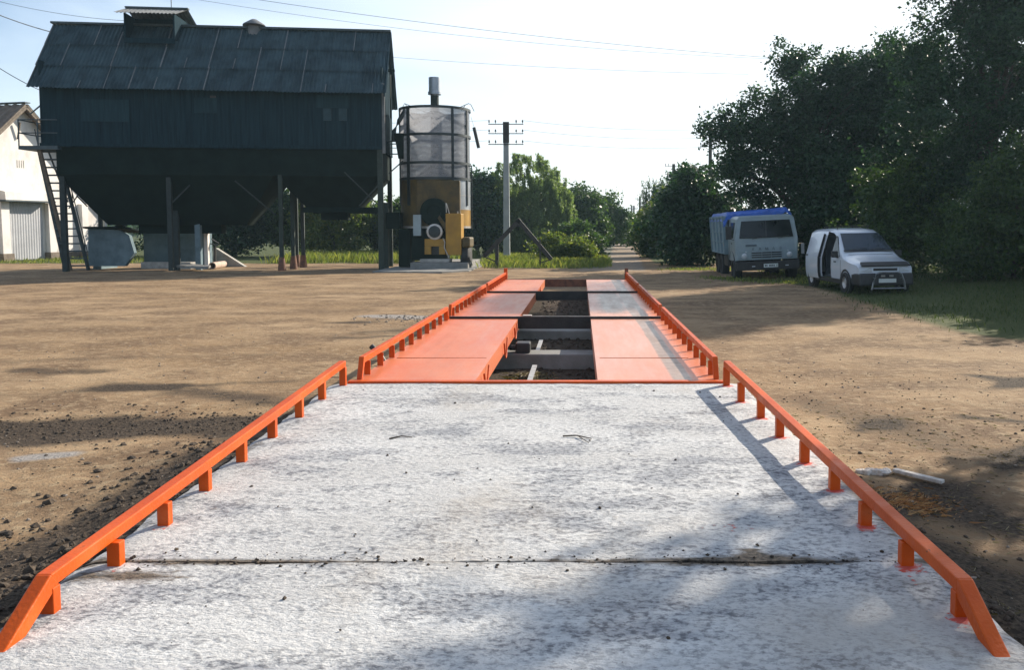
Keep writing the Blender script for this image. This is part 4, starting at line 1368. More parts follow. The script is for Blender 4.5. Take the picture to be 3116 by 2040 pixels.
for s in (-1, 1):
    x = s * 1.2
    sw = MB().hexa([(s * 1.243, .28, 1.72), (s * 1.243, 1.15, 1.72), (s * 1.20, 1.15, 1.72), (s * 1.20, .28, 1.72), (s * 1.168, .34, 2.32), (s * 1.168, 1.10, 2.32), (s * 1.12, 1.10, 2.32), (s * 1.12, .34, 2.32)])
    lb(sw, "side_window", GLASS, cabo)
    lb(MB().bar((s * 1.243, 1.28, .9), (s * 1.245, 1.28, 1.62), .012, .01, up=(0, 1, 0)).bar((s * 1.245, 1.28, 1.62), (s * 1.145, 1.26, 2.45), .012, .01, up=(0, 1, 0)), "door_seam", BLACKP, cabo)
    lb(MB().span((s * 1.235 - .01, .6, 1.48), (s * 1.235 + .02, .75, 1.54)), "door_handle", BLACKP, cabo)
    mr = MB().bar((s * 1.2, .1, 2.2), (s * 1.42, -.02, 2.15), .02).bar((s * 1.2, .1, 1.65), (s * 1.42, -.02, 1.7), .02)
    mr.span((s * 1.33, -.05, 1.68), (s * 1.55, .0, 2.18))
    if s < 0:
        lb(mr, "mirror", BLACKP)
    else:
        lb(MB().bar((1.2, .1, 1.42), (1.38, -.02, 1.42), .02).span((1.30, -.05, 1.02), (1.42, .0, 1.42)), "mirror", CHROME)
    lb(MB().hexa([(s * .62, -.004, .90), (s * 1.10, -.004, .92), (s * 1.10, .02, .92), (s * .62, .02, .90), (s * .62, -.012, 1.22), (s * 1.08, -.012, 1.22), (s * 1.08, .02, 1.22), (s * .62, .02, 1.22)]), "lamp_panel", TRUCKWHITE, cabo, bevel=.01)
    hl = MB().lathe((s * .86, -.012, 1.02), [(.0, -.03), (.07, -.025), (.10, .0), (.11, .005)], 20, 'y')
    lb(hl, "headlight", LAMP, cabo, smooth=True)
    lb(MB().lathe((s * .80, -.012, 1.17), [(.0, -.012), (.028, -.006), (.03, .005)], 12, 'y'), "indicator", LAMP, cabo)
# faint badge strip, letters, grille
lb(MB().span((-.80, -.003, 1.385), (-.38, .02, 1.455)), "worn_badge", LETTER, cabo)
for i, chv in enumerate("КАМАЗ"):
    text_mesh(chv, .15, "letter", LETTER, cabo, Matrix.Translation((-.52 + .26 * i, -.006, 1.265)) @ FACE)
gl = MB()
for k in range(3):
    for (x0, x1) in ((-.58, -.2), (-.18, .16), (.18, .56)):
        gl.span((x0, -.006, .935 + k * .085), (x1, .015, .975 + k * .085))
lb(gl, "grille", BLACKP, cabo)
bpm = MB().hexa([(-1.2, -.16, .46), (1.2, -.16, .46), (1.2, .1, .46), (-1.2, .1, .46), (-1.22, -.12, .80), (1.22, -.12, .80), (1.22, .1, .80), (-1.22, .1, .80)])
bmp = lb(bpm, "bumper", STEEL_DK, bevel=.03)
for s in (-.55, .72):
    lb(MB().span((s - .06, -.175, .60), (s + .06, -.15, .635)), "fog_lamp", LAMP, bmp)
pt = lb(MB().span((-.16, -.172, .56), (.38, -.158, .70)), "number_plate", PLATE)
ik = MB()
for i, w in enumerate((.05, .05, .0, .06, .05, .05, .05, .0, .04)):
    if w:
        ik.span((-.12 + i * .055, -.1735, .595), (-.12 + i * .055 + w * .7, -.1722, .665))
lb(ik, "plate_mark", INK, pt)
lb(MB().tube([(0, -.16, .5), (0, -.2, .40), (.32, -.2, .40), (.32, -.16, .5)], .018, 8), "tow_hook", STEEL_DK, bmp, smooth=True)
lb(MB().span((-.45, .2, .62), (-.30, 5.9, .86)).span((.30, .2, .62), (.45, 5.9, .86)).span((-1.1, .9, .5), (1.1, 1.1, .62)).span((-1.0, 4.2, .5), (1.0, 4.4, .62)).span((-.6, .3, .45), (.6, 1.6, .95)), "chassis", STEEL_DK)
lb(MB().span((-1.2, 1.72, .9), (1.2, 1.84, 2.45)), "headboard_frame", STEEL_DK)
# load box
bx = MB().hexa([(-1.28, 1.9, 1.05), (1.28, 1.9, 1.05), (1.28, 6.2, 1.05), (-1.28, 6.2, 1.05), (-1.34, 1.86, 2.60), (1.34, 1.86, 2.60), (1.34, 6.25, 2.60), (-1.34, 6.25, 2.60)])
bed = lb(bx, "load_box", TRUCKBED)
for s in (-1, 1):
    rb = MB()
    for yy in (1.95, 2.9, 3.9, 4.9, 6.1):
        rb.bar((s * 1.30, yy, 1.05), (s * 1.365, yy, 2.62), .08, .06, up=(0, 1, 0))
    for zz in (1.08, 1.55, 1.95, 2.58):
        rb.bar((s * (1.29 + .04 * (zz - 1)), 1.9, zz), (s * (1.29 + .04 * (zz - 1)), 6.2, zz), .05, .06)
    lb(rb, "side_rib", TRUCKBED, bed)
    lb(MB().span((s * 1.34 - .01, 2.0, 1.38), (s * 1.34 + .02, 2.1, 1.52)), "marker_lamp", RED, bed)
# tarpaulin, creased
rows = []
for j in range(25):
    y = 1.78 + (6.3 - 1.78) * j / 24
    row = []
    for i in range(33):
        u = -1 + 2 * i / 32
        x = u * 1.38
        z = 2.80 + .05 * nval(u * 3, y, 3, 1.6) + .06 * u
        edge = sstep(.86, 1.0, abs(u))
        z -= .34 * edge * (.6 if u > 0 else 1.0) + .12 * sstep(.05, 0, (j) / 24) * (1 + nval(u * 4, 0, 2, 2))
        row.append((x, y, z))
    rows.append(row)
f0 = [(p[0], p[1] - .02, p[2] - .10 - .24 * max(0, .45 + .55 * math.cos((p[0] + .35) * 1.9))) for p in rows[0]]
lb(MB().grid([f0] + rows), "tarpaulin", TARP, smooth=True)
for (y, r_) in ((.75, .52), (4.1, .52), (5.3, .52)):
    for s in (-1, 1):
        wheel("wheel", lorry, s * 1.06, y, r_, .30, s)
for s in (-1, 1):
    fd = MB()
    n = 12
    rws = []
    for xx in (s * .86, s * 1.24):
        rws.append([(xx, .75 - .66 * math.cos(math.pi * k / n), .60 + .62 * math.sin(math.pi * k / n)) for k in range(n + 1)])
    fd.grid(rws)
    lb(fd, "wheel_arch", BLACKP, smooth=True)
    lb(MB().span((s * 1.0 - .2, 3.4, .62), (s * 1.0 + .2, 3.42, 1.05)).span((s * 1.0 - .2, 5.95, .4), (s * 1.0 + .2, 5.97, 1.0)), "mud_flap", RUBBER)
lb(MB().span((-1.2, 2.1, .55), (-.7, 3.2, .98)), "fuel_tank", STEEL_DK, bevel=.06)

# ------------------------------------------------------------------ van
VX_, VY_ = 8.95, 25.2
van = thing("van", (VX_, VY_, gh(VX_, VY_ + 2)), "white panel van with open sliding side door and bull bar, parked in the shade", "van", rz=R(4))
van.rotation_euler = (0, R(-.9), R(4))
def vb_(mb, name, m, parent=None, **k):
    return mb.build(name, m, parent or van, world=False, **k)
def top_z(y):
    pts = [(0, .80), (.10, .90), (.55, .99), (1.02, 1.10), (1.22, 1.22), (2.02, 1.80), (2.3, 1.90), (2.8, 1.945), (4.1, 1.93), (4.45, 1.88)]
    for (a, za), (b_, zb) in zip(pts, pts[1:]):
        if a <= y <= b_:
            return za + (zb - za) * (y - a) / (b_ - a)
    return pts[-1][1]
def hw_at(y):
    return .80 + .105 * sstep(0, .55, y) - .02 * sstep(3.8, 4.45, y)
def vring(y):
    hw = hw_at(y)
    zt = top_z(y)
    belt = min(1.02, zt - .10)
    k = max(0, zt - 1.02)
    ht = hw - .235 * k / .9
    zsh = zt - min(.10, .05 + .08 * k)
    half = [(hw - .05, .30), (hw - .01, .50), (hw, .75 if zt > .86 else .62), (hw - .005, belt), (hw - (hw - ht) * .55, belt + (zsh - belt) * .55), (ht, zsh), (ht - .09, zt - .012), (ht * .45, zt + .012)]
    return [(-x, y, z) for x, z in half] + [(x, y, z) for x, z in reversed(half)]
VS = [0, .05, .15, .35, .55, .8, 1.02, 1.1, 1.22, 1.5, 1.8, 2.02, 2.3, 2.8, 3.3, 3.8, 4.2, 4.45]
vm = MB()
n = 16
rows = [vring(y) for y in VS]
for r in rows:
    vm.v += [Vector(p) for p in r]
def skip(j, k):                          # wheel arches stay closed; the sliding door opening is cut out
    return False
DOOR_J = [i for i, y in enumerate(VS[:-1]) if 2.02 <= y < 2.8]
for j in range(len(VS) - 1):
    for k in range(n - 1):
        if j in DOOR_J and k in (0, 1, 2, 3, 4):
            continue
        a = j * n + k
        vm.f.append((a, a + 1, a + n + 1, a + n))
vm.f.append(tuple(range(n)))
vm.f.append(tuple(reversed(range((len(VS) - 1) * n, len(VS) * n))))
vbody = vb_(vm, "body", VANWHITE, smooth=True, ang=62)
# floor, seats and the dark cabin inside the open door
vb_(MB().span((-.76, 1.5, .40), (.80, 4.3, .46)).span((-.70, 3.0, .46), (.72, 3.06, 1.75)), "cargo_floor", SEATC, vbody)
for sx in (-.42, .42):
    vb_(MB().span((sx - .25, 1.75, .46), (sx + .25, 2.25, .85)).hexa([(sx - .25, 2.15, .85), (sx + .25, 2.15, .85), (sx + .25, 2.32, .85), (sx - .25, 2.32, .85), (sx - .2, 2.3, 1.5), (sx + .2, 2.3, 1.5), (sx + .2, 2.42, 1.5), (sx - .2, 2.42, 1.5)]), "seat", SEATC, vbody, bevel=.05)
# sliding door, pushed back along the rear flank
def flank(y, f, off):
    hw = hw_at(y)
    zt = top_z(y)
    ht = hw - .235 * (zt - 1.02) / .9
    zs = zt - .12
    pr_ = [(hw - .05, .32), (hw - .01, .5), (hw, .75), (hw - .005, 1.02), (hw - (hw - ht) * .55, 1.02 + (zs - 1.02) * .55), (ht, zs)]
    i = min(4, int(f * 5))
    g = f * 5 - i
    x = pr_[i][0] + (pr_[i + 1][0] - pr_[i][0]) * g
    z = pr_[i][1] + (pr_[i + 1][1] - pr_[i][1]) * g
    return Vector((-(x + off), y, z))
def flank_panel(y0, y1, f0, f1, o0, o1, ny=6, nf=10, side=-1):
    mb = MB()
    for off in (o0, o1):
        mb.grid([[flank(y0 + (y1 - y0) * i / ny, f0 + (f1 - f0) * k / nf, off) for k in range(nf + 1)] for i in range(ny + 1)])
    # rims
    mb.grid([[flank(y0, f0 + (f1 - f0) * k / nf, o) for k in range(nf + 1)] for o in (o0, o1)])
    mb.grid([[flank(y1, f0 + (f1 - f0) * k / nf, o) for k in range(nf + 1)] for o in (o0, o1)])
    if side > 0:
        mb.v = [Vector((-p.x, p.y, p.z)) for p in mb.v]
    return mb
sd = vb_(flank_panel(2.95, 3.9, .02, .98, .07, .10), "sliding_door", VANWHITE, smooth=True)
vb_(flank_panel(2.93, 2.96, .04, .97, .03, .098), "door_edge", BLACKP, sd)
vb_(flank_panel(2.95, 4.4, .605, .63, .005, .03), "door_rail", BLACKP)
vb_(MB().span((-.99, 3.02, .86), (-.955, 3.2, .94)), "door_handle", BLACKP, sd)
# windscreen on the sloping plane
def wsp(u, f):
    y = 1.255 + (1.985 - 1.255) * f
    hw = hw_at(y)
    zt = top_z(y)
    ht = hw - .235 * (zt - 1.02) / .9 - .10
    return Vector((u * ht, y - .012, zt + .022))
wsm = MB().grid([[wsp(-1 + 2 * i / 12, f) for i in range(13)] for f in (0, .25, .5, .75, 1)])
vws = vb_(wsm, "windscreen", VGLASS, vbody, smooth=True)
wp = MB()
for u0, u1 in ((-.75, -.02), (.05, .72)):
    a, b_ = wsp(u0, .03), wsp(u1, .10)
    wp.bar(a + Vector((0, -.02, .02)), b_ + Vector((0, -.02, .02)), .022, .016)
vb_(wp, "wiper", BLACKP, vws)
vb_(MB().grid([[wsp(-1.04 + 2.08 * i / 12, f) + Vector((0, -.012, .002)) for i in range(13)] for f in (-.06, .03)]), "cowl", BLACKP, vbody)
# front side windows
for s in (-1, 1):
    mb = MB()
    def sw_pt(y, z):
        hw = hw_at(y)
        zt = max(top_z(y), 1.4)
        ht = hw - .235 * (zt - 1.02) / .9
        f = (z - 1.02) / (zt - .1 - 1.02)
        xx = hw - (hw - ht) * f
        return Vector((s * (xx + .012), y, z))
    poly = [(1.30, 1.09), (1.96, 1.09), (2.0, 1.72), (1.93, 1.70), (1.62, 1.42)]
    a = [sw_pt(*p_) for p_ in poly]
    mb.prism(a, (-s * .02, 0, 0))
    vb_(mb, "side_window", GLASS, vbody)
    vb_(MB().box((s * 1.01, 1.38, 1.16), (.20, .10, .20)).bar((s * .86, 1.42, 1.06), (s * .98, 1.40, 1.08), .06, .06), "mirror", BLACKP, bevel=.03)
    # headlights wrap the corner
    hl = MB().hexa([(s * .40, -.028, .665), (s * .78, .0, .675), (s * .80, .12, .675), (s * .40, .05, .665), (s * .42, -.004, .80), (s * .775, .03, .815), (s * .795, .14, .815), (s * .42, .07, .80)])
    vb_(hl, "headlight", LAMP, vbody, bevel=.012)
    wheel("wheel", van, s * .835, .78, .32, .20, s, STEEL_LT)
    wheel("wheel", van, s * .835, 3.72, .32, .20, s, STEEL_LT)
    # dark arch discs
    for yy in (.78, 3.72):
        vb_(MB().lathe((s * .86, yy, .33), [(.33, -.05 * s), (.335, s * .052), (.385, s * .062), (.40, s * .05), (.40, -.05 * s)], 32, 'x'), "wheel_arch", BLACKP, smooth=True)
    vb_(MB().span((s * .905 - .012, 1.15, .27), (s * .905 + .012, 3.3, .40)), "sill_trim", BLACKP)
    vb_(MB().span((s * .9 - .01, 1.55 if s < 0 else 1.5, .90), (s * .9 + .025, 1.75, .94)), "door_handle", BLACKP, vbody)
for s in (-1, 1):
    for (y0, y1, f0, f1) in ((1.17, 1.183, .06, .58), (1.985, 1.998, .04, .98)):
        vb_(flank_panel(y0, y1, f0, f1, .002, .006, side=s), "door_seam", BLACKP, vbody)
vb_(MB().grid([[(x / 10, 1.08 - .02 * abs(x / 10) ** 2, top_z(1.08) + .012) for x in range(-7, 8)], [(x / 10, 1.095 - .02 * abs(x / 10) ** 2, top_z(1.095) + .012) for x in range(-7, 8)]]), "hood_seam", BLACKP, vbody)
# hood deflector, grille, bumper, bull bar, plate
vb_(MB().hexa([(-.74, -.05, .83), (.74, -.05, .83), (.70, .16, .90), (-.70, .16, .90), (-.74, -.06, .865), (.74, -.06, .865), (.70, .15, .965), (-.70, .15, .965)]), "hood_deflector", BLACKP, vbody, bevel=.01)
vb_(MB().span((-.36, -.012, .70), (.36, .01, .775)), "grille", BLACKP, vbody, bevel=.01)
vb_(MB().hexa([(-.80, -.14, .27), (.80, -.14, .27), (.88, .42, .27), (-.88, .42, .27), (-.80, -.09, .63), (.80, -.09, .63), (.88, .42, .63), (-.88, .42, .63)]), "bumper", BLACKP, bevel=.05)
bbm = MB().tube([(-.50, -.24, .16), (-.46, -.25, .38), (-.38, -.24, .62), (-.26, -.22, .665), (.26, -.22, .665), (.38, -.24, .62), (.46, -.25, .38), (.50, -.24, .16)], .028, 10)
bbm.tube([(-.48, -.24, .20), (.48, -.24, .20)], .022, 8)
for s in (-1, 1):
    bbm.bar((s * .40, -.23, .5), (s * .40, -.06, .5), .03)
vb_(bbm, "bull_bar", BARM, smooth=True)
vp = vb_(MB().span((-.26, -.165, .36), (.26, -.15, .475)), "number_plate", PLATE)
for s in (-.13, .12):
    vb_(MB().span((s - .06, -.16, .53), (s + .06, -.14, .58)), "badge_plate", OLDCONC)
# rack bumps on the roof
vb_(MB().tube([(-.58, 2.5, 2.0), (.58, 2.5, 2.0)], .016, 6).tube([(-.58, 3.4, 2.0), (.58, 3.4, 2.0)], .016, 6).bar((-.5, 2.5, 1.92), (-.5, 2.5, 2.0), .02).bar((.5, 2.5, 1.92), (.5, 2.5, 2.0), .02).bar((-.5, 3.4, 1.92), (-.5, 3.4, 2.0), .02).bar((.5, 3.4, 1.92), (.5, 3.4, 2.0), .02), "roof_rack", STEEL_DK)

# ------------------------------------------------------------------ trees
def leaves(rs, blobs, n_cl, per, leaf, cl_r, droop=0.0, shell=.55, rj=.16):
    """clumped leaves through the volume of the blobs: (n*4,3) array"""
    vol = np.array([b[3] * b[4] * b[5] for b in blobs]) ** .72
    pick = rs.choice(len(blobs), n_cl, p=vol / vol.sum())
    d = rs.normal(size=(n_cl, 3))
    d /= np.linalg.norm(d, axis=1)[:, None]
    rad = (shell + (1 - shell) * rs.random(n_cl)) * (1 + rj * rs.normal(size=n_cl))
    B = np.array(blobs)[pick]
    cc = B[:, :3] + d * B[:, 3:6] * rad[:, None]
    size = cl_r * rs.uniform(.55, 1.35, n_cl)
    cnt = np.maximum(5, (per * (size / cl_r) ** 2 * rs.uniform(.6, 1.3, n_cl)).astype(int))
    idx = np.repeat(np.arange(n_cl), cnt)
    n = len(idx)
    off = rs.normal(size=(n, 3)) * (size[idx] * .5)[:, None]
    off[:, 2] *= .75
    if droop:
        k = rs.random(n)
        off[:, :2] *= .35
        off[:, 2] = -k * droop * size[idx] / cl_r + .1
    c = cc[idx] + off
    # leaf frame
    ax = rs.normal(size=(n, 3))
    ax[:, 2] = ax[:, 2] * .6 - (.35 if not droop else 1.6)
    ax /= np.linalg.norm(ax, axis=1)[:, None]
    nr = rs.normal(size=(n, 3)) + np.array([0, 0, .6])
    side = np.cross(ax, nr)
    side /= np.linalg.norm(side, axis=1)[:, None] + 1e-9
    ln = leaf * rs.uniform(.65, 1.3, n)[:, None]
    wd = ln * (.30 if not droop else .13)
    up = np.cross(side, ax) * ln * .12
    V = np.empty((n, 4, 3))
    V[:, 0] = c - ax * ln * .5
    V[:, 1] = c + side * wd + up
    V[:, 2] = c + ax * ln * .5
    V[:, 3] = c - side * wd + up
    return V.reshape(-1, 3), cc
def make_tree(name, label, cat, group, base, blobs, n_cl, per, leaf, cl_r, m_, trunk_r, seed, bark=None, droop=0.0, shell=.55, crown="crown", limbs=9, trunk_top=None, rj=.16):
    rs = np.random.default_rng(seed)
    bx_, by_ = base
    o = thing(name, (bx_, by_, gh(bx_, by_)), label, cat, group)
    V, cc = leaves(rs, blobs, n_cl, per, leaf, cl_r, droop, shell, rj)
    me = quads_mesh(crown, V, m_)
    co = bpy.data.objects.new(crown, me)
    COL.objects.link(co)
    co.parent = o
    if trunk_r:
        tb = MB()
        top = max(b[2] + b[5] * .5 for b in blobs) if trunk_top is None else trunk_top
        cxm = sum(b[0] for b in blobs) / len(blobs)
        cym = sum(b[1] for b in blobs) / len(blobs)
        pts, rds = [], []
        for i in range(9):
            f = i / 8
            pts.append((cxm * f ** 1.4 + .12 * trunk_r * 4 * nval(f * 4, seed, 1), cym * f ** 1.4 + .12 * trunk_r * 4 * nval(f * 4, seed, 5), -.2 + (top + .2) * f))
            rds.append(trunk_r * (1.25 if i == 0 else (1 - .86 * f)))
        tb.tube(pts, rds, 10)
        pk = rs.choice(len(cc), min(limbs * 3, len(cc)), replace=False)
        for j, kk in enumerate(pk):
            e = Vector(cc[kk])
            f = max(.22, min(.9, (e.z - .8) / max(1, top) * .75))
            i0 = min(7, int(f * 8))
            s_ = Vector(pts[i0])
            r0 = rds[i0] * .5
            md = s_.lerp(e, .5) + Vector((0, 0, .12 * (e - s_).length))
            tb.tube([s_, md, e], [r0, r0 * .55, .012], 6)
        tb.build("trunk", bark or BARK, o, world=False, smooth=True)
    return o
GR = "trees and bushes around the yard"
T_ = make_tree
# right hand trees, near to far
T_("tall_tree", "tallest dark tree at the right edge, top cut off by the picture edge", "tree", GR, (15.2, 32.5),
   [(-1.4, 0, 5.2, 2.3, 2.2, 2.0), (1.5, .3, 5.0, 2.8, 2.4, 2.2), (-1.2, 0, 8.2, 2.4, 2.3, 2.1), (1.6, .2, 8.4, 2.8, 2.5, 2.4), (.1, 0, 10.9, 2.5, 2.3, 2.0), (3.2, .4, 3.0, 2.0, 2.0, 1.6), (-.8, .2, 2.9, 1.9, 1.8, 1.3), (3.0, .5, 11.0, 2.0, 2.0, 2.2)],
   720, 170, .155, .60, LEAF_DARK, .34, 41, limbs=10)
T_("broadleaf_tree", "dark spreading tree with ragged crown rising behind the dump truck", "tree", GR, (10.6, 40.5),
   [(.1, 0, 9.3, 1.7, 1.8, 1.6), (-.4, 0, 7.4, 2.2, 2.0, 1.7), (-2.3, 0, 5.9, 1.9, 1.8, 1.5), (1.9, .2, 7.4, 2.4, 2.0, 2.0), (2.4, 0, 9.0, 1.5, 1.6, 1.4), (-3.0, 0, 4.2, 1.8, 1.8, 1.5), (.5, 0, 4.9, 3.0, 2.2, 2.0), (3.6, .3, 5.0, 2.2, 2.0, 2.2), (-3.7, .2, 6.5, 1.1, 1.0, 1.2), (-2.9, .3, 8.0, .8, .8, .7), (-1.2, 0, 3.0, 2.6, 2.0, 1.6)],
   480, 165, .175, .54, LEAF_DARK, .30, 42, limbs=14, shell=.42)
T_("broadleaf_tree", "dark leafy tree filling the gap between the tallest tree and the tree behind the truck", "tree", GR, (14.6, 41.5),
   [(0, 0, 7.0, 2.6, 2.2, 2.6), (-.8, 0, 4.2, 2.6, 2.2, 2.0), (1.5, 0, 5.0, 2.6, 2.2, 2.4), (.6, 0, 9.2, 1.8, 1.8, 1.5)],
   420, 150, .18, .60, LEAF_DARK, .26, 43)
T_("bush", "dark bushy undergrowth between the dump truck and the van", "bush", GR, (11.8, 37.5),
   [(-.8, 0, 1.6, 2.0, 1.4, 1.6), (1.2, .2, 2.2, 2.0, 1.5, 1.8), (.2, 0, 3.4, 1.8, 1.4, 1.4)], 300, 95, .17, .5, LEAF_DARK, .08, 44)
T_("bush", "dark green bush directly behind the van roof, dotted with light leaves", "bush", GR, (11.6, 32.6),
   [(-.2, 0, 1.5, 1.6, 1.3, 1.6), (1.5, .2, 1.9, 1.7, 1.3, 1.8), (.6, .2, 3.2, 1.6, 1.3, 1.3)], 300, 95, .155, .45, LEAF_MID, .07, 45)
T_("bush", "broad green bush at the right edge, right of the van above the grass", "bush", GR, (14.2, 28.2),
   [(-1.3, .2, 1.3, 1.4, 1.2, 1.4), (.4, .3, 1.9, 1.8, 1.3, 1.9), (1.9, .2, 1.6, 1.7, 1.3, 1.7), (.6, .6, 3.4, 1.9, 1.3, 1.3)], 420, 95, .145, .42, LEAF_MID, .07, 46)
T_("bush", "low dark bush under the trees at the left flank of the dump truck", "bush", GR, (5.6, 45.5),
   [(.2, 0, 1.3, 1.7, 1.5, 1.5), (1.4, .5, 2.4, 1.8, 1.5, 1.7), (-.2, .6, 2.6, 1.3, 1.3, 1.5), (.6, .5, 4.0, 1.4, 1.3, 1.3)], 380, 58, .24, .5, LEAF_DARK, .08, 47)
T_("young_tree", "slim dark young tree with a tufted top left of the truck tree", "tree", GR, (6.1, 50.5),
   [(0, 0, 4.6, .9, .9, 1.2), (.3, 0, 3.3, 1.3, 1.2, 1.3), (-.6, 0, 2.0, 1.5, 1.4, 1.4)], 200, 52, .26, .48, LEAF_DARK, .10, 48)
T_("roadside_bush", "dense green bush on the right verge where the road disappears", "bush", GR, (5.6, 58),
   [(-.6, 0, 1.3, 1.5, 1.5, 1.3), (.6, .4, 2.3, 1.7, 1.5, 1.6), (1.4, .6, 3.2, 1.5, 1.5, 1.3)], 330, 52, .26, .5, LEAF_MID, .08, 49)
T_("roadside_bush", "yellow-green bush beneath the distant wooden pole with crossarms", "bush", GR, (7.6, 70),
   [(-1.0, 0, 2.0, 1.9, 1.7, 2.0), (1.0, .3, 3.0, 2.0, 1.7, 2.0), (.2, 0, 4.2, 1.3, 1.3, 1.2)], 330, 48, .30, .58, LEAF_YEL, .1, 50)
T_("birch_tree", "feathery thin birch with drooping twigs beside the road's right verge", "tree", GR, (6.7, 82),
   [(0, 0, 5.6, 1.0, 1.0, 1.5), (.3, 0, 4.2, 1.4, 1.2, 1.4), (.9, 0, 6.0, .7, .7, .9)], 120, 34, .26, .42, LEAF_MID, .11, 51, bark=BIRCHBARK, droop=1.2)
T_("birch_tree", "loose airy birch showing behind the distant wooden pole", "tree", GR, (9.4, 88),
   [(0, 0, 5.9, 1.4, 1.2, 1.5), (.9, 0, 4.6, 1.3, 1.2, 1.5)], 100, 30, .26, .45, LEAF_MID, .11, 52, bark=BIRCHBARK, droop=1.1)
T_("roadside_bush", "rounded far bush on the right of the road's vanishing end", "bush", GR, (7.4, 98),
   [(0, 0, 1.9, 2.0, 1.8, 1.9), (1.5, .3, 2.9, 1.8, 1.7, 1.6)], 220, 40, .32, .6, LEAF_MID, .1, 53)
T_("roadside_bush", "farthest low bush closing the right side of the road", "bush", GR, (8.6, 122),
   [(0, 0, 1.7, 2.3, 2, 1.7), (2, .3, 2.7, 2.2, 2, 1.8)], 200, 38, .36, .66, LEAF_MID, .1, 54)
# left of the road
T_("willow_tree", "big round pale green willow with hanging twigs behind the concrete pole", "tree", GR, (-3.9, 62),
   [(0, 0, 4.6, 2.9, 2.4, 2.7), (1.7, 0, 3.6, 1.9, 1.8, 2.2), (-1.9, .2, 3.7, 2.0, 1.8, 2.2), (.4, -.4, 2.6, 3.1, 2.0, 2.2), (-.8, -.6, 1.9, 2.9, 1.7, 1.7)],
   1250, 105, .21, .42, LEAF_WIL, .28, 61, droop=.6, shell=.82, rj=.05)
T_("dense_tree", "dark dense tree between the dryer and the willow", "tree", GR, (-7.2, 60.5),
   [(-.2, 0, 4.3, 1.6, 1.5, 1.6), (.2, -.2, 2.4, 1.9, 1.6, 1.8), (-1.4, 0, 3.0, 1.4, 1.4, 1.6)], 340, 58, .24, .5, LEAF_DARK, .16, 62)
T_("hedge_tree", "bushy tree next right of the willow, starting the row along the road's left", "tree", GR, (.2, 70),
   [(0, 0, 3.7, 1.6, 1.6, 1.5), (-.4, 0, 2.2, 1.8, 1.6, 1.7), (.8, -.4, 1.6, 1.6, 1.4, 1.4)], 330, 50, .28, .55, LEAF_MID, .13, 63)
T_("hedge_tree", "second bushy tree of the row along the road's left side, with a spiky top", "tree", GR, (1.9, 80),
   [(0, 0, 3.9, 1.5, 1.5, 1.3), (.4, -.3, 2.3, 1.8, 1.6, 1.7)], 280, 46, .30, .55, LEAF_MID, .12, 64)
T_("hedge_tree", "third tree of the row along the road's left side, sloping down towards the gap", "tree", GR, (3.2, 94),
   [(0, 0, 3.4, 1.5, 1.5, 1.5), (.6, -.3, 1.9, 1.8, 1.6, 1.6)], 240, 42, .32, .58, LEAF_MID, .12, 65)
T_("hedge_tree", "last and lowest tree of the row before the gap of sky over the road", "tree", GR, (5.0, 112),
   [(0, 0, 2.6, 1.8, 1.7, 1.7), (.8, 0, 1.7, 2.0, 1.7, 1.5)], 220, 40, .34, .62, LEAF_MID, .12, 66)
T_("low_shrub", "yellow-green leafy shrub at the foot of the willow, left of the road entrance", "shrub", GR, (-1.1, 48.5),
   [(-.3, 0, .75, 1.1, .9, .75), (.9, .2, .65, 1.0, .8, .65)], 210, 46, .17, .34, LEAF_YEL, 0, 67)
T_("low_shrub", "darker leafy shrub right under the willow's hanging twigs by the road", "shrub", GR, (.1, 54),
   [(-.6, 0, 1.2, 1.4, 1.0, 1.2), (.5, .2, .9, 1.1, .9, .9)], 230, 46, .2, .38, LEAF_MID, 0, 68)
# behind the grain store
bk = [(-9.6, 62, 5.2, 1.6, LEAF_MID, "tall scrubby tree seen in the slot between the grain store and the dryer"),
      (-13.0, 60, 4.2, 2.2, LEAF_MID, "green bush behind the grain store nearest its right corner post"),
      (-16.6, 58, 4.4, 2.0, LEAF_YEL, "bright yellow-green bush seen below the bins right of the red-footed stilts"),
      (-19.8, 60, 5.4, 2.2, LEAF_MID, "dark bush seen through the red-footed stilts of the grain store"),
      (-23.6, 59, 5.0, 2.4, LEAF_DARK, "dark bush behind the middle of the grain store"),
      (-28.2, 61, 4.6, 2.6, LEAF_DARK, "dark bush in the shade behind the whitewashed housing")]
for i, (x, y, h, w, m_, lab) in enumerate(bk):
    T_("bush", lab, "bush", GR, (x, y), [(0, 0, h * .4, w, 1.5, h * .4), (w * .5, .3, h * .65, w * .8, 1.4, h * .33), (-w * .5, .2, h * .55, w * .8, 1.4, h * .35)], 300, 52, .25, .52, m_, .09, 80 + i)
# trees beyond the frame on the right that shade the ramp
T_("tree", "sparse tree standing outside the picture on the right, dappling the ramp with shade", "tree", GR, (11.5, 12.3),
   [(-.10, 1.25, 7.45, .75, .5, .45), (-.60, .70, 8.5, .9, .6, .5), (-1.5, -.1, 6.65, .55, .55, .45), (-1.3, -.3, 5.9, .7, .7, .5), (-1.9, .3, 5.4, .6, .6, .5), (1.4, .2, 7.2, 1.5, 1.5, 1.5), (.9, -1.2, 5.8, 1.5, 1.3, 1.2)], 210, 60, .22, .50, LEAF_DARK, .24, 91)
T_("bush", "big bush just outside the picture on the right, shading the grass", "bush", GR, (14.8, 22.4),
   [(-.6, .3, 1.5, 1.8, 1.4, 1.5), (.8, -.3, 2.0, 1.8, 1.5, 1.9), (0, 0, 3.6, 1.6, 1.4, 1.3)], 330, 60, .2, .45, LEAF_MID, .08, 92)
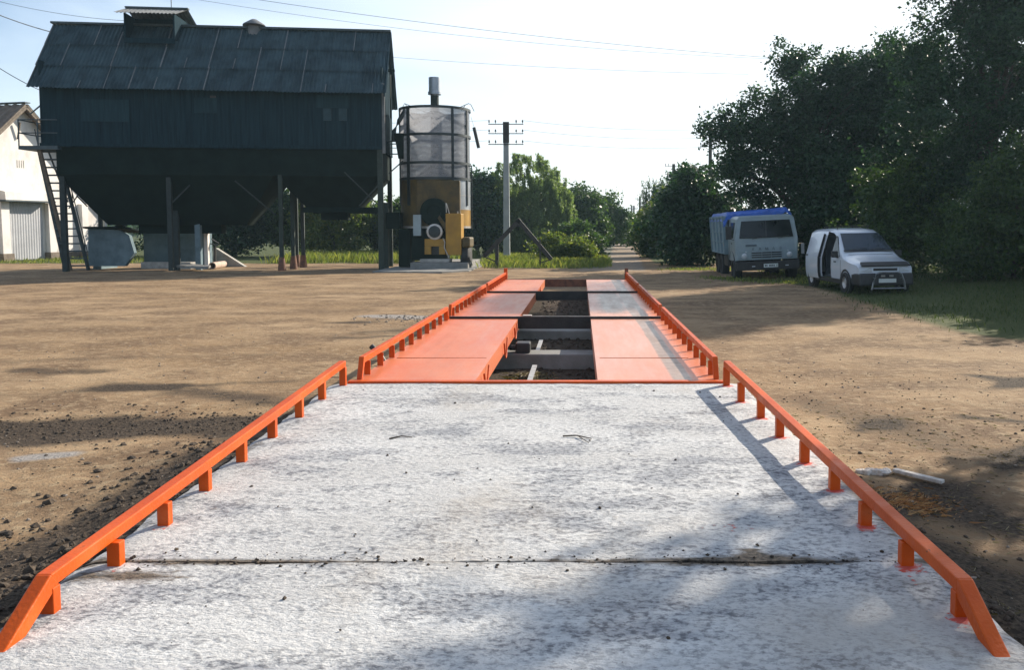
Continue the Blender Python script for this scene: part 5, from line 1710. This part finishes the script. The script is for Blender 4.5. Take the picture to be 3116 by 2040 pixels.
T_("bush", "second bush outside the picture on the right, shading the grass behind", "bush", GR, (16.2, 26.8),
   [(-.4, .3, 1.7, 1.9, 1.5, 1.7), (.6, -.3, 2.4, 1.8, 1.5, 1.9), (0, 0, 4.2, 1.6, 1.4, 1.3)], 330, 60, .2, .45, LEAF_MID, .08, 93)
# far wood that closes the horizon
rs = np.random.default_rng(7)
fb_ = []
for k in range(90):
    a = R(-78 + 156 * k / 89)
    rr_ = 190 + 50 * rs.random()
    h = 3.2 + 2.5 * rs.random()
    fb_.append((math.sin(a) * rr_, math.cos(a) * rr_, h * .5, 5.5, 4, h * .55))
V, _ = leaves(rs, fb_, 2600, 26, .9, 1.4)
me = quads_mesh("distant_wood", V, LEAF_MID)
o = bpy.data.objects.new("distant_wood", me)
COL.objects.link(o)
tag(o, "low distant wood along the horizon", "wood", kind="stuff")

# ------------------------------------------------------------------ grass, weeds, straw, crumbs
def blades(name, label, cat, m_, n, area, h, w, seed, cond=None, lean=.5, flat=False):
    rs = np.random.default_rng(seed)
    pts = []
    x0, x1, y0, y1 = area
    tries = 0
    while len(pts) < n and tries < n * 12:
        tries += 1
        x, y = rs.uniform(x0, x1), rs.uniform(y0, y1)
        q_ = cond(x, y) if cond else 1
        if rs.random() < q_:
            pts.append((x, y, gh(x, y)))
    p = np.array(pts)
    k = len(p)
    hh = h * rs.uniform(.35, 1.25, k)[:, None]
    az = rs.uniform(0, 2 * math.pi, k)
    dirv = np.stack([np.cos(az), np.sin(az), np.zeros(k)], 1)
    sd_ = np.stack([-np.sin(az + 1), np.cos(az + 1), np.zeros(k)], 1)
    upv = np.array([[0, 0, 1.0]])
    if flat:
        upv = np.array([[0, 0, .12]])
        lean = 1.0
    V = np.empty((k, 4, 3))
    ww = w * rs.uniform(.6, 1.3, k)[:, None]
    V[:, 0] = p - sd_ * ww / 2 - np.array([0, 0, .01])
    V[:, 1] = p + sd_ * ww / 2 - np.array([0, 0, .01])
    mid_ = p + upv * hh * .55 + dirv * hh * lean * .25
    V[:, 2] = mid_ + sd_ * ww * .4
    V[:, 3] = p + upv * hh + dirv * hh * lean * rs.uniform(.3, 1.1, k)[:, None]
    me = quads_mesh(name, V.reshape(-1, 3), m_)
    o = bpy.data.objects.new(name, me)
    COL.objects.link(o)
    return tag(o, label, cat, kind="stuff")
blades("weeds", "tall sunlit weeds and grass around the A-shaped stand and pole", "weeds", GRASS, 16000, (-5.4, 1.6, 41.5, 56), .36, .03, 1,
       lambda x, y: masks(x, y)[1] * (.35 + .65 * sstep(42, 46, y)) * (.6 + .6 * nval(x, y, 2, .6)))
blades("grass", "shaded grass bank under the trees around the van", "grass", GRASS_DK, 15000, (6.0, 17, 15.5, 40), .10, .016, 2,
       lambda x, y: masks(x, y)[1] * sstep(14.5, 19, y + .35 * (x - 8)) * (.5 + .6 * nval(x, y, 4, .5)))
blades("weeds", "yellow-green rough grass beyond the yard behind the grain store", "weeds", GRASS, 9000, (-17.5, -7, 46.5, 60), .5, .045, 3,
       lambda x, y: sstep(46.5, 50, y) * (.6 + .7 * nval(x, y, 2, .4)))
blades("grass", "grass tufts along the foot of the white barn", "grass", GRASS, 2600, (-36, -25, 46, 58), .18, .04, 4,
       lambda x, y: masks(x, y)[1])
blades("grass", "sparse grass patch on the ground between the truck and the orange bridge", "grass", GRASS, 2600, (3.6, 9, 30, 44), .10, .03, 5,
       lambda x, y: .8 * masks(x, y)[1])
blades("dead_grass", "dead grass and straw lying in the pit and along the ramp", "dead grass", DARKSTRAW, 1500, (-.98, -.35, 8.2, 11.8), .20, .012, 6, None, 1.0, True)
blades("dead_grass", "scattered dry stalks on the dirt right of the ramp", "dead grass", DARKSTRAW, 1500, (1.7, 4.4, 3.2, 9.0), .09, .008, 7,
       lambda x, y: .15 + .8 * masks(x, y)[0], 1.0, True)
blades("straw", "orange-brown straw heap beside the bleached plank", "straw", STRAW, 900, (1.9, 2.7, 5.5, 6.5), .09, .009, 8,
       lambda x, y: math.exp(-((x - 2.32) / .20) ** 2 - ((y - 5.98) / .20) ** 2), 1.0, True)
def crumbs(name, label, cat, m_, n, seed, place, s0, s1):
    rs = random.Random(seed)
    mb = MB()
    ico = [(0, 0, 1), (.9, 0, .3), (.28, .85, .3), (-.72, .53, .3), (-.72, -.53, .3), (.28, -.85, .3), (.72, .53, -.4), (-.28, .85, -.4), (-.9, 0, -.4), (-.28, -.85, -.4), (.72, -.53, -.4)]
    fc = [(0, 1, 2), (0, 2, 3), (0, 3, 4), (0, 4, 5), (0, 5, 1), (1, 6, 2), (2, 6, 7), (2, 7, 3), (3, 7, 8), (3, 8, 4), (4, 8, 9), (4, 9, 5), (5, 9, 10), (5, 10, 1), (1, 10, 6)]
    for _ in range(n):
        x, y, z = place(rs)
        s = s0 * (s1 / s0) ** (rs.random() ** 2.2)
        M = Matrix.Rotation(rs.uniform(0, 6.28), 3, 'Z') @ Matrix.Rotation(rs.uniform(-.5, .5), 3, 'X')
        vs = []
        for p in ico:
            v = M @ Vector((p[0] * s * rs.uniform(.7, 1.25), p[1] * s * rs.uniform(.6, 1.1), p[2] * s * rs.uniform(.45, .85)))
            vs.append((x + v.x, y + v.y, z + v.z + s * .15))
        mb.add(vs, fc)
    tag(mb.build(name, m_), label, cat, kind="stuff")
def side_bank(s):
    def f(rs):
        y = rs.uniform(2.3, 7.6)
        cx, hw = ramp_x(y)
        lat = (abs(rs.gauss(0, .75)) if s < 0 else abs(rs.gauss(0, .35))) + .10
        x = cx + s * (hw + lat)
        return x, y, gh(x, y)
    return f
crumbs("soil_clods", "dark soil clods heaped along the left edge of the ramp", "soil", CLOD, 2400, 1, side_bank(-1), .006, .040)
crumbs("soil_clods", "dark soil clods and bits along the right edge of the ramp", "soil", CLOD, 900, 2, side_bank(1), .006, .026)
def left_mud(rs):
    x = rs.uniform(-8.5, -2.7)
    y = 8.3 + .1 * (x + 6) + rs.gauss(0, .42)
    return x, y, gh(x, y)
crumbs("mud_clods", "churned mud clods in the wet track left of the ramp", "mud", CLOD, 2200, 3, left_mud, .005, .026)
def right_dirt(rs):
    x = rs.uniform(1.75, 6.2)
    y = rs.uniform(4.4, 11.5)
    return x, y, gh(x, y)
crumbs("dirt_crumbs", "scattered dirt crumbs over the yard right of the ramp", "dirt", CLOD, 900, 4, right_dirt, .005, .022)
def on_ramp(rs):
    if rs.random() < .72:
        y = 3.82 + rs.gauss(0, .045)
    else:
        y = rs.uniform(2.8, 7.8)
    cx, hw = ramp_x(y)
    x = cx + rs.uniform(-hw * .95, hw * .95)
    return x, y, ramp_z(y) + .002
crumbs("ramp_crumbs", "small dark crumbs and pebbles scattered on the concrete ramp", "crumbs", CLOD, 520, 5, on_ramp, .002, .013)
PEB = mat("pebble", (.30, .25, .20), (.15, .12, .09), .9, 9)
def yard(rs):
    if rs.random() < .5:
        x, y = rs.uniform(-9, -2.6), 3 + 14 * rs.random() ** 1.6
    else:
        x, y = rs.uniform(1.8, 8.5), 3 + 13 * rs.random() ** 1.6
    return x, y, gh(x, y)
crumbs("pebbles", "small pale pebbles and grit scattered over the yard", "pebbles", PEB, 1700, 9, yard, .005, .022)
def pale_pile(rs):
    x, y = -3.8 + rs.gauss(0, .5), 18.5 + rs.gauss(0, .45)
    return x, y, gh(x, y)
crumbs("gravel", "pale rubble and gravel spilled left of the far end of the weighbridge", "gravel", PEB, 260, 10, pale_pile, .006, .045)
def pit(rs):
    x, y = rs.uniform(-1.0, .15), rs.uniform(8.2, 24)
    return x, y, gh(x, y)
crumbs("pit_soil", "lumpy dark soil on the pit floor between the orange tracks", "soil", CLOD, 1400, 6, pit, .01, .055)

# bleached stick and pale lump on the right
a, b_ = G(2078, 1092, .04), G(2192, 1118, .04)
za, zb = gh(a.x, a.y) + .03, gh(b_.x, b_.y) + .035
stk = MB().bar((a.x, a.y, za), (b_.x, b_.y, zb), .055, .028)
tag(stk.build("bleached_plank", STICK, loc=a, bevel=.006), "narrow bleached white plank lying on the dirt right of the ramp", "plank")
c_ = G(2025, 1095, .04)
rs = random.Random(4)
lump = MB()
for k in range(9):
    lump.lathe((c_.x - .10 + .028 * k, c_.y + rs.uniform(-.02, .02), gh(c_.x, c_.y) + .02), [(0, -.03), (.03, -.02), (.038 * rs.uniform(.7, 1.2), .0), (.028, .02), (0, .03)], 8)
tag(lump.build("pale_lump", FOAM, loc=c_, smooth=True), "crumbly pale lump lying on the dirt just left of the white plank", "lump")
# long thin twigs on the concrete
for (x0, y0, x1, y1, lab) in ((905, 1022, 958, 1019, "dark thin twig lying on the left half of the concrete ramp"), (1308, 1016, 1375, 1022, "forked dark twig lying near the middle of the concrete ramp")):
    a, b_ = onramp(x0, y0), onramp(x1, y1)
    m_ = a.lerp(b_, .5) + Vector((0, .03, .012))
    tw = MB().tube([a + Vector((0, 0, .006)), m_, b_ + Vector((0, 0, .006))], [.006, .005, .003], 6)
    if x0 > 1200:
        tw.tube([m_, b_ + Vector((-.02, -.12, .006))], [.004, .002], 6)
    tag(tw.build("twig", BARK, loc=a), lab, "twig")

# ------------------------------------------------------------------ added haze volume, lifts the dark parts like a lens-flare veil
hz = MB().span((-760, -70, -1.5), (760, 1500, 17.0))
HAZE = bpy.data.materials.new("veil_haze")
HAZE.use_nodes = True
t = HAZE.node_tree
t.nodes.remove(t.nodes["Principled BSDF"])
pv = t.nodes.new("ShaderNodeVolumePrincipled")
pv.inputs["Color"].default_value = (.60, .86, 1.0, 1)
pv.inputs["Density"].default_value = .00042
pv.inputs["Anisotropy"].default_value = .35
t.links.new(pv.outputs[0], t.nodes["Material Output"].inputs["Volume"])
tag(hz.build("haze", HAZE), "thin added haze lifting the dark parts like a lens-flare veil", "haze", kind="stuff")
